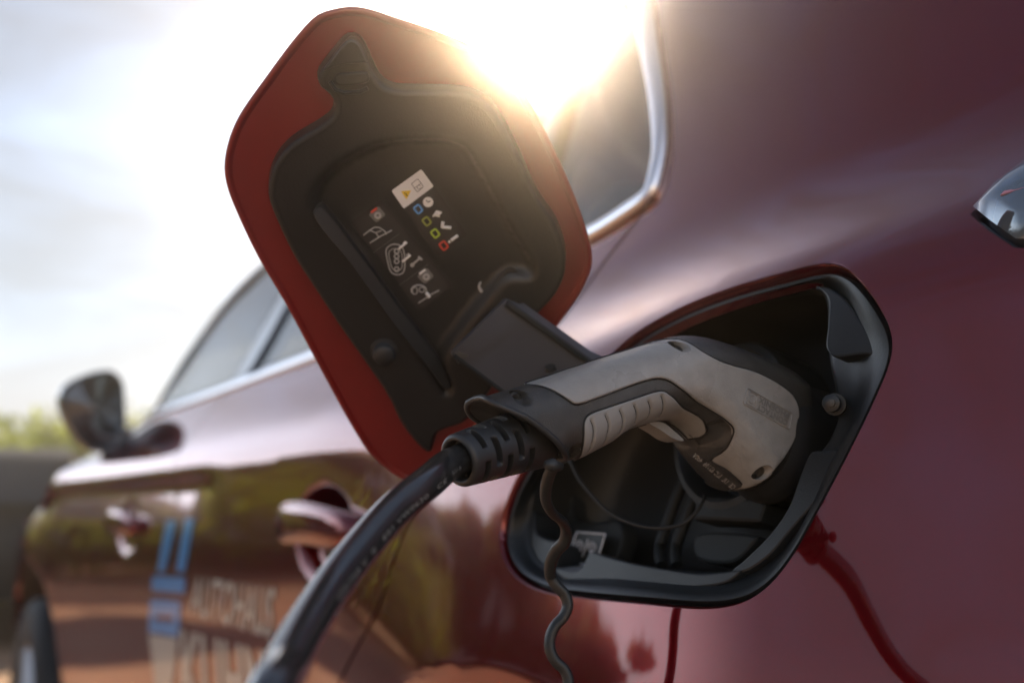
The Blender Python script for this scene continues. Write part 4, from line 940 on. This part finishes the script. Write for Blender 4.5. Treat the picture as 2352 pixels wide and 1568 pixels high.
# raised maker's plate, upside down as the plug hangs
LETSHADE = mat('relief_shade_letters', (.15, .147, .14), .45)  # darker colour stands in for the shading of letter relief
mb = MB(); lh_ = lambda p: plug_hit(p, .00145)
fr4 = [c3(1928, 512), c3(2200, 668), c3(2182, 762), c3(1905, 608)]
stroke(mb, rnd(fr4, .08), lh_, .0011, GREY, True)
Q = lambda a, b, c, d: [tuple(bil([fr4[3], fr4[2], fr4[1], fr4[0]], s, t)) for s, t in (a, b, c, d)]
text_on(mb, 'PHOENIX', Q((.94, .92), (.28, .92), (.28, .53), (.94, .53)), lambda p: plug_hit(p, .0016), LETSHADE, .03)
text_on(mb, 'CONTACT', Q((.94, .46), (.28, .46), (.28, .09), (.94, .09)), lambda p: plug_hit(p, .0016), LETSHADE, .03)
stroke(mb, [Q((.24, .9), (.06, .9), (.06, .1), (.24, .1))[k] for k in range(4)], lh_, .0009, GREY, True)
cc_ = tuple(bil([fr4[3], fr4[2], fr4[1], fr4[0]], .15, .5)); stroke(mb, arcpx(cc_, 7, 9, 30, 300), lh_, .0009, GREY)
mb.build('maker_plate', shell)
# collar of the connector face that slides into the socket
mb = MB(); fc = np.array([PFX, BUV[:, 0].max()-.012, 0]); fcz = float(np.mean(mid_hit(c3(2100, 800), .01)[2]))
axp = np.array([0.0, .93, -.10]); axp /= np.linalg.norm(axp); e1 = np.array([1., 0, 0]); e2 = np.cross(axp, e1)
o_ = mid_hit(c3(2110, 800), .012)+np.array([.010, 0, 0]); a = np.linspace(0, 2*np.pi, 60, endpoint=False)
mb.rings([[o_+axp*h+e1*r*np.cos(x)*.82+e2*r*np.sin(x) for x in a] for r, h in ((.030, -.012), (.0345, -.004), (.0355, .002), (.0355, .006), (.033, .010), (.031, .05), (.001, .05))], BLK); mb.build('contact_collar', plug, angle=50)
mb = MB(); text_on(mb, 'CE  UL  IEC 62196  480V', [c3(1840, 1128), c3(1595, 925), c3(1618, 905), c3(1862, 1105)], lambda p: plug_hit(p, .0004), GREYP, .01); mb.build('rating_print', shell)

# strain relief: a tapered sleeve with staggered slots
s0, s1 = mid_hit(c3(660, 800), -.004), mid_hit(c3(165, 955), .004); s1 = s1+np.array([-.003, 0, 0])
ax_ = (s1-s0); Ls = np.linalg.norm(ax_); ax_ /= Ls
u1 = np.cross(ax_, [1., 0, 0]); u1 /= np.linalg.norm(u1); u1 *= np.sign(u1[2]); u2 = np.cross(ax_, u1)
print('SLEEVE length', Ls)
mb = MB(); na, ns = 144, 150; aa = np.linspace(0, 2*np.pi, na, endpoint=False); R = []
for i in range(ns+1):
    s = i/ns; rad = .0150*(1-s)+.0118*s if s < .97 else .0118-.0012*((s-.97)/.03)**2
    row = []
    for k, x in enumerate(aa):
        r = rad*(1+.12*math.cos(2*x)*(1-s)*.3)
        for j, sc0 in enumerate((.34, .47, .60, .73, .86)):
            ph = 0 if j % 2 else math.pi/4
            ang = ((x-ph+math.pi/4) % (math.pi/2))-math.pi/4
            m_s = sstep(.034, .026, abs(s-sc0)*1.0); m_a = sstep(.54, .44, abs(ang)); r -= .0052*m_s*m_a
        row.append(s0+ax_*Ls*s+(u1*math.cos(x)+u2*math.sin(x))*r)
    R.append(row)
for r_, s in ((.0096, 1.004), (.0090, .995), (.0088, .80)): R.append([s0+ax_*Ls*s+(u1*math.cos(x)+u2*math.sin(x))*r_ for x in aa])
mb.rings(R, BLK); mb.build('strain_relief', plug, angle=60)
# collar ring between sleeve and shell
mb = MB(); tr_ = tfun(BR); nB = len(BR)
loop = np.vstack([np.stack([PFX-tr_, BR[:, 0], BR[:, 1]], 1), np.stack([PFX+tr_, BR[:, 0], BR[:, 1]], 1)[::-1]]); loop = resample(loop, 120, True)
lc = loop.mean(0); mb.tube(np.vstack([loop, loop[:2]]), .0015, BLK, 10, False)
mb.rings([loop, lc+(loop-lc)*.93, lc+(loop-lc)*.88+np.array([0, .004, 0]), lc+(loop-lc)*.3+np.array([0, .006, 0])], BLK, True, True); mb.build('rear_collar', plug, angle=50)

# cable
RC = .0069
def at_d(p, dist): return EYE+ray(p)*dist
cpt = [s1-ax_*.03, s1+ax_*.001, at_d((985, 1105), .405), at_d((905, 1172), .385), at_d((830, 1258), .365), at_d((760, 1350), .345), at_d((703, 1440), .323), at_d((655, 1530), .302), at_d((610, 1640), .28)]
ce = cpt[-1]; cpt += [ce+np.array([-.02, -.015, -.10]), ce+np.array([-.08, -.04, -.33]), ce+np.array([-.22, -.12, -.60]), np.array([ce[0]-.5, ce[1]-.35, .012]), np.array([ce[0]-1.2, ce[1]-1.0, .011]), np.array([ce[0]-2.2, ce[1]-2.2, .011])]
CP = catmull(cpt, False, 14); mb = MB(); mb.tube(CP, RC, RUB, 36); cable = mb.build('cable', plug)
# print along the cable, on the side that faces the lens
sC = np.concatenate([[0], np.cumsum(np.linalg.norm(np.diff(CP, axis=0), axis=1))]); TC = np.gradient(CP, axis=0); TC /= np.linalg.norm(TC, axis=1)[:, None]
def cable_pt(s, q, lift=.00012):
    c = np.array([np.interp(s, sC, CP[:, k]) for k in range(3)]); t = np.array([np.interp(s, sC, TC[:, k]) for k in range(3)]); t /= np.linalg.norm(t)
    e = EYE-c; e = e-t*(e@t); e /= np.linalg.norm(e); dn = np.cross(t, e); dn *= -np.sign(dn[2]); ph = q/RC
    return c+(e*math.cos(ph)+dn*math.sin(ph))*(RC+lift)
mb = MB(); V, Fc = text_mesh('450/750 V  0   E01 VW0620   CE   51/-9', .0, 1.1)
s_a = .036+.12; s_b = .036+.006
mb.add([cable_pt(s_a+(s_b-s_a)*x, .0042-.0018*y*1.0+.0010) for x, y in V], Fc, STAMP); mb.build('cable_print', cable)

# wavy strap that hangs from the plug
strap_px = [c5(548, 235), c5(520, 300), c5(502, 380), c5(508, 455), c5(545, 520), c5(600, 565), c5(626, 620), c5(615, 690), c5(565, 745), c5(532, 820), c5(535, 905), c5(572, 960), c5(618, 1010), c5(634, 1075), c5(608, 1140), c5(556, 1200), c5(528, 1270), c5(530, 1345), c5(565, 1410), c5(612, 1455), c5(636, 1510), c5(638, 1570), c5(610, 1640), c5(570, 1700), c5(560, 1780), c5(600, 1850)]
stp = empty('plug_strap', tuple(at_d(strap_px[0], .43)), 'thin wavy black strap hanging from the plug across the charging port', 'strap')
P = catmull([at_d(p, float(np.interp(i, [0, 6, 10, 25], [.435, .50, .535, .535]))) for i, p in enumerate(strap_px)], False, 8); mb = MB()
mb.tube(P, np.interp(np.arange(len(P)), [0, 48, 90], [.0027, .0032, .0034]), STRAPM, 18, True, .75, up=(1, .4, 0)); mb.build('strap_band', stp)
mb = MB(); a0 = at_d(c5(500, 225), .430); a1 = at_d(c5(600, 240), .434); mb.tube([a0, a0*.6+a1*.4, a1], [.0018, .0032, .0016], STRAPM, 12); mb.build('strap_lug', stp)

# ---------------------------------------------------------------- what stands round the car
def leaf_mat(name, col, v=.45):
    m = mat(name, col, .55, var=v, vscale=2.2); t = m.node_tree; b = t.nodes['Principled BSDF']
    tr = t.nodes.new('ShaderNodeBsdfTranslucent'); tr.inputs[0].default_value = (col[0]*1.9, col[1]*1.8, col[2]*1.2, 1); mxs = t.nodes.new('ShaderNodeMixShader'); mxs.inputs[0].default_value = .5
    t.links.new(b.outputs[0], mxs.inputs[1]); t.links.new(tr.outputs[0], mxs.inputs[2]); t.links.new(mxs.outputs[0], t.nodes['Material Output'].inputs[0]); return m
LEAF1 = leaf_mat('hedge_leaf', (.17, .22, .028)); LEAF2 = leaf_mat('tree_leaf', (.14, .15, .025)); BARK = mat('bark', (.10, .07, .05), .9, bump=.6, bscale=30)
def leaves(mb, blobs, n, size, m):
    vs = []; fs = []; tot = sum(b[3]*b[4]*b[5] for b in blobs)
    for (x, y, z, a, b, c) in blobs:
        k = int(n*a*b*c/tot)+8
        d = rng.normal(size=(k, 3)); d /= np.linalg.norm(d, axis=1)[:, None]; r = rng.uniform(.35, 1.06, (k, 1))**.5
        p = np.array([x, y, z])+d*r*np.array([a, b, c])
        q = rng.normal(size=(k, 3)); q /= np.linalg.norm(q, axis=1)[:, None]; w = np.cross(q, d); w /= np.maximum(np.linalg.norm(w, axis=1), 1e-6)[:, None]
        s = size*rng.uniform(.6, 1.4, (k, 1))
        i0 = len(vs)
        for j in range(k): 
            vs += [p[j]-q[j]*s[j], p[j]+w[j]*s[j]*.45, p[j]+q[j]*s[j], p[j]-w[j]*s[j]*.45]; fs.append((i0+4*j, i0+4*j+1, i0+4*j+2, i0+4*j+3))
    mb.add(vs, fs, m)
def pol(az, dist): a = math.radians(az); return dist*math.cos(a), dist*math.sin(a)      # bearing from the car's heading, + to the right
def bush(az, dist, h, wdt, label, m=LEAF1, n=2600, group='hedge bushes along the far edge of the paving'):
    F, L = pol(az, dist); r = empty('hedge_bush', (F, L, 0), label, 'bush', group)
    bl = [(F+rng.uniform(-.5, .5)*wdt, L+rng.uniform(-.5, .5)*wdt, h*rng.uniform(.3, .72), wdt*rng.uniform(.28, .45), wdt*rng.uniform(.28, .45), h*rng.uniform(.25, .36)) for _ in range(9)]
    mb = MB(); leaves(mb, bl, n, .085, m); mb.build('foliage', r, smooth=False)
    mb = MB()
    for k in range(4): mb.tube([(F+.05*k, L, 0), (F+.2*math.cos(k*1.6), L+.2*math.sin(k*1.6), h*.4), (F+.5*math.cos(k*1.6), L+.5*math.sin(k*1.6), h*.75)], [.05, .035, .01], BARK, 7)
    mb.build('stem', r)
def tree(az, dist, h, wdt, label, m=LEAF2, n=5200, group='trees beyond the hedge'):
    F, L = pol(az, dist); r = empty('leafy_tree', (F, L, 0), label, 'tree', group)
    bl = [(F+rng.normal()*.26*wdt, L+rng.normal()*.26*wdt, h*rng.uniform(.42, .88), wdt*rng.uniform(.14, .26), wdt*rng.uniform(.14, .26), h*rng.uniform(.08, .15)) for _ in range(16)]
    mb = MB(); leaves(mb, bl, n, .17, m); mb.build('crown', r, smooth=False)
    mb = MB(); mb.tube([(F, L, 0), (F+.1, L, h*.3), (F-.1, L+.1, h*.7)], [wdt*.05, wdt*.036, .04], BARK, 10)
    for (x, y, z_, *_q) in bl[:6]: mb.tube([(F, L, h*.32), ((F+x)/2, (L+y)/2, (h*.4+z_)/2), (x, y, z_)], [wdt*.025, wdt*.015, .02], BARK, 7)
    mb.build('trunk', r)
bush(7.2, 13, 2.2, 2.6, 'yellow green leafy bush behind the black car beside the mirror')
bush(3.0, 13.4, 2.1, 2.6, 'lower yellow green bush behind the black car at the left edge')
bush(13.5, 14, 1.9, 2.8, 'yellow green bush seen through the front door window')
bush(-4, 15, 2.2, 3.0, 'yellow green bush mirrored in the front door of the car')
bush(-11, 15, 2.0, 3.0, 'low yellow green bush mirrored in the car door')
tree(17, 17, 2.9, 3.4, 'green tree seen through the side windows of the car')
tree(-24, 17, 3.0, 4.0, 'broad green tree mirrored in the rear door')
tree(-36, 16, 2.7, 3.4, 'small green tree mirrored below the charging port')
tree(-7, 20, 2.8, 3.6, 'far green tree mirrored in the front door')

# dark parked car ahead, seen past the mirror
def parked_car(F, L, hd, name, label, col):
    r = empty(name, (F, L, 0), label, 'car'); m = mat('dark_paint', col, .45, .0, .0, .2); ch, sh = math.cos(hd), math.sin(hd)
    T = lambda x, y, z_: (F+x*ch-y*sh, L+x*sh+y*ch, z_)
    prof = [(-2.1, .35), (-2.15, .6), (-2.1, .88), (-1.95, .98), (-1.75, 1.25), (-1.45, 1.40), (-.6, 1.47), (.1, 1.42), (.75, 1.12), (1.1, .96), (1.8, .86), (2.1, .72), (2.18, .5), (2.1, .33)]
    P = resample(catmull(prof, False, 6), 60); mb = MB(); R = []
    for y, s_, zt in ((-.84, .97, .0), (-.88, .99, 0), (-.90, 1, 0), (-.86, 1, 0), (.86, 1, 0), (.90, 1, 0), (.88, .99, 0), (.84, .97, 0)):
        R.append([T(x*s_, y*(1-.26*max(0, z_-.95)/.5), .35+(z_-.35)*s_) for x, z_ in P])
    mb.rings(R, m, False); body = None
    for R_ in (R[0], R[-1]):
        mb.add(R_, [tuple(range(len(R_)))], m)
    body = mb.build('body', r, angle=40)
    gb = mat('parked_car_glass', (.012, .02, .03), .12, spec=.5)
    for sgn in (-1, 1):
        for a_, b_, c_, d_ in (((-1.5, .99), (-1.28, 1.30), (-.55, 1.38), (-.5, .99)), ((-.42, .99), (-.47, 1.38), (.05, 1.34), (.62, .99))):
            mb = MB(); mb.add([T(x, sgn*(.895*(1-.26*max(0, z_-.95)/.5)+.004), z_) for x, z_ in (a_, b_, c_, d_)], [(0, 1, 2, 3)], gb); mb.build('side_window', r)
    for (x0, z0, x1, z1, nm) in ((-2.04, 1.0, -1.72, 1.32, 'rear_window'), (.98, 1.03, .22, 1.40, 'windscreen')):
        mb = MB(); mb.add([T(x, y*(1-.26*max(0, z_-.95)/.5), z_+.012) for x, z_, y in ((x0, z0, -.74), (x0, z0, .74), (x1, z1, .74), (x1, z1, -.74))], [(0, 1, 2, 3)], gb); mb.build(nm, r)
    for x in (-1.32, 1.35):
        for y in (-.80, .80):
            mb = MB(); a = np.linspace(0, 2*np.pi, 32, endpoint=False); mb.rings([[T(x+q*np.cos(t_), y+w_, .32+q*np.sin(t_)) for t_ in a] for q, w_ in ((.2, -.11), (.31, -.11), (.32, -.08), (.32, .08), (.31, .11), (.2, .11))], TYRE); wh = mb.build('wheel', r)
            mb = MB(); mb.rings([[T(x+q*np.cos(t_), y+w_, .32+q*np.sin(t_)) for t_ in a] for q, w_ in ((.2, -.09), (.05, -.10), (.01, -.10))], RIM); mb.rings([[T(x+q*np.cos(t_), y+w_, .32+q*np.sin(t_)) for t_ in a] for q, w_ in ((.2, .09), (.05, .10), (.01, .10))], RIM); mb.build('rim', wh)
    for y in (-.68, .68):
        mb = MB(); mb.box(T(-2.08, y, .82), (.12, .32, .16), mat('lamp_red', (.35, .02, .02), .15, coat=1), np.array([[ch, sh, 0], [-sh, ch, 0], [0, 0, 1.]])); mb.build('rear_light', r)
parked_car(10.0, .75, math.radians(14), 'parked_car', 'black parked car ahead, half hidden by the door mirror of the red car', (.005, .007, .011))

# pale office building off to the left, which the car's side mirrors
WALL = mat('pale_render', (.62, .60, .57), .85, var=.06, vscale=1.2); DKG = mat('window_glass_dark', (.04, .05, .06), .06, coat=1); REDGE = mat('roof_edge', (.12, .11, .10), .6)
def building(az, dist, rot, h, name, label, face):
    F, L = pol(az, dist)
    bld = empty(name, (F, L, 0), label, 'building')
    a_ = math.radians(rot); axb = np.array([[math.cos(a_), math.sin(a_), 0], [-math.sin(a_), math.cos(a_), 0], [0, 0, 1.]])
    mb = MB(); mb.box((F, L, h/2), (14, 8, h), WALL, axb); wall_ = mb.build('wall', bld, smooth=False)
    mb = MB(); mb.box((F, L, h+.13), (14.6, 8.6, .26), REDGE, axb); mb.build('roof', bld, smooth=False)
    for k in range(5):
        q = np.array([F, L, 1.5])+axb[0]*(-5.4+2.7*k)+axb[1]*4.03*face; mb = MB(); mb.box(q, (1.5, .05, 1.3), DKG, axb); w_ = mb.build('window', bld, smooth=False)
        q2 = np.array([F, L, 1.5])+axb[0]*(-5.4+2.7*k)+axb[1]*4.06*face; mb = MB(); mb.box(q2-np.array([0, 0, .69]), (1.6, .12, .06), WALL, axb); mb.build('sill', w_, smooth=False)


building(-17, 27, 73, 2.9, 'office_building', 'low pale flat roofed building mirrored in the side of the red car', 1)
building(-146, 15, -146+90, 3.1, 'added_building', 'pale building added unseen behind the lens to brighten the cable and plug', -1)  # added out of view, for highlights and bounce light on the plug

# ---------------------------------------------------------------- haze added to stand in for the sun's glare
hz = MB(); x0, x1, y0, y1, z0, z1 = -115, 115, -115, 115, -1.0, 3.6
hz.add([(x, y, z_) for x in (x0, x1) for y in (y0, y1) for z_ in (z0, z1)], [(0, 1, 3, 2), (4, 6, 7, 5), (0, 4, 5, 1), (2, 3, 7, 6), (0, 2, 6, 4), (1, 5, 7, 3)], None)
hz.mats = []; HM = bpy.data.materials.new('haze_air'); HM.use_nodes = True; t = HM.node_tree; t.nodes.remove(t.nodes['Principled BSDF'])
pv = t.nodes.new('ShaderNodeVolumePrincipled'); pv.inputs['Color'].default_value = (1.0, .93, .84, 1); pv.inputs['Density'].default_value = .030; pv.inputs['Anisotropy'].default_value = .965
t.links.new(pv.outputs[0], t.nodes['Material Output'].inputs['Volume']); hz.mats = [HM]
hzo = hz.build('haze', smooth=False); hzo['kind'] = 'stuff'
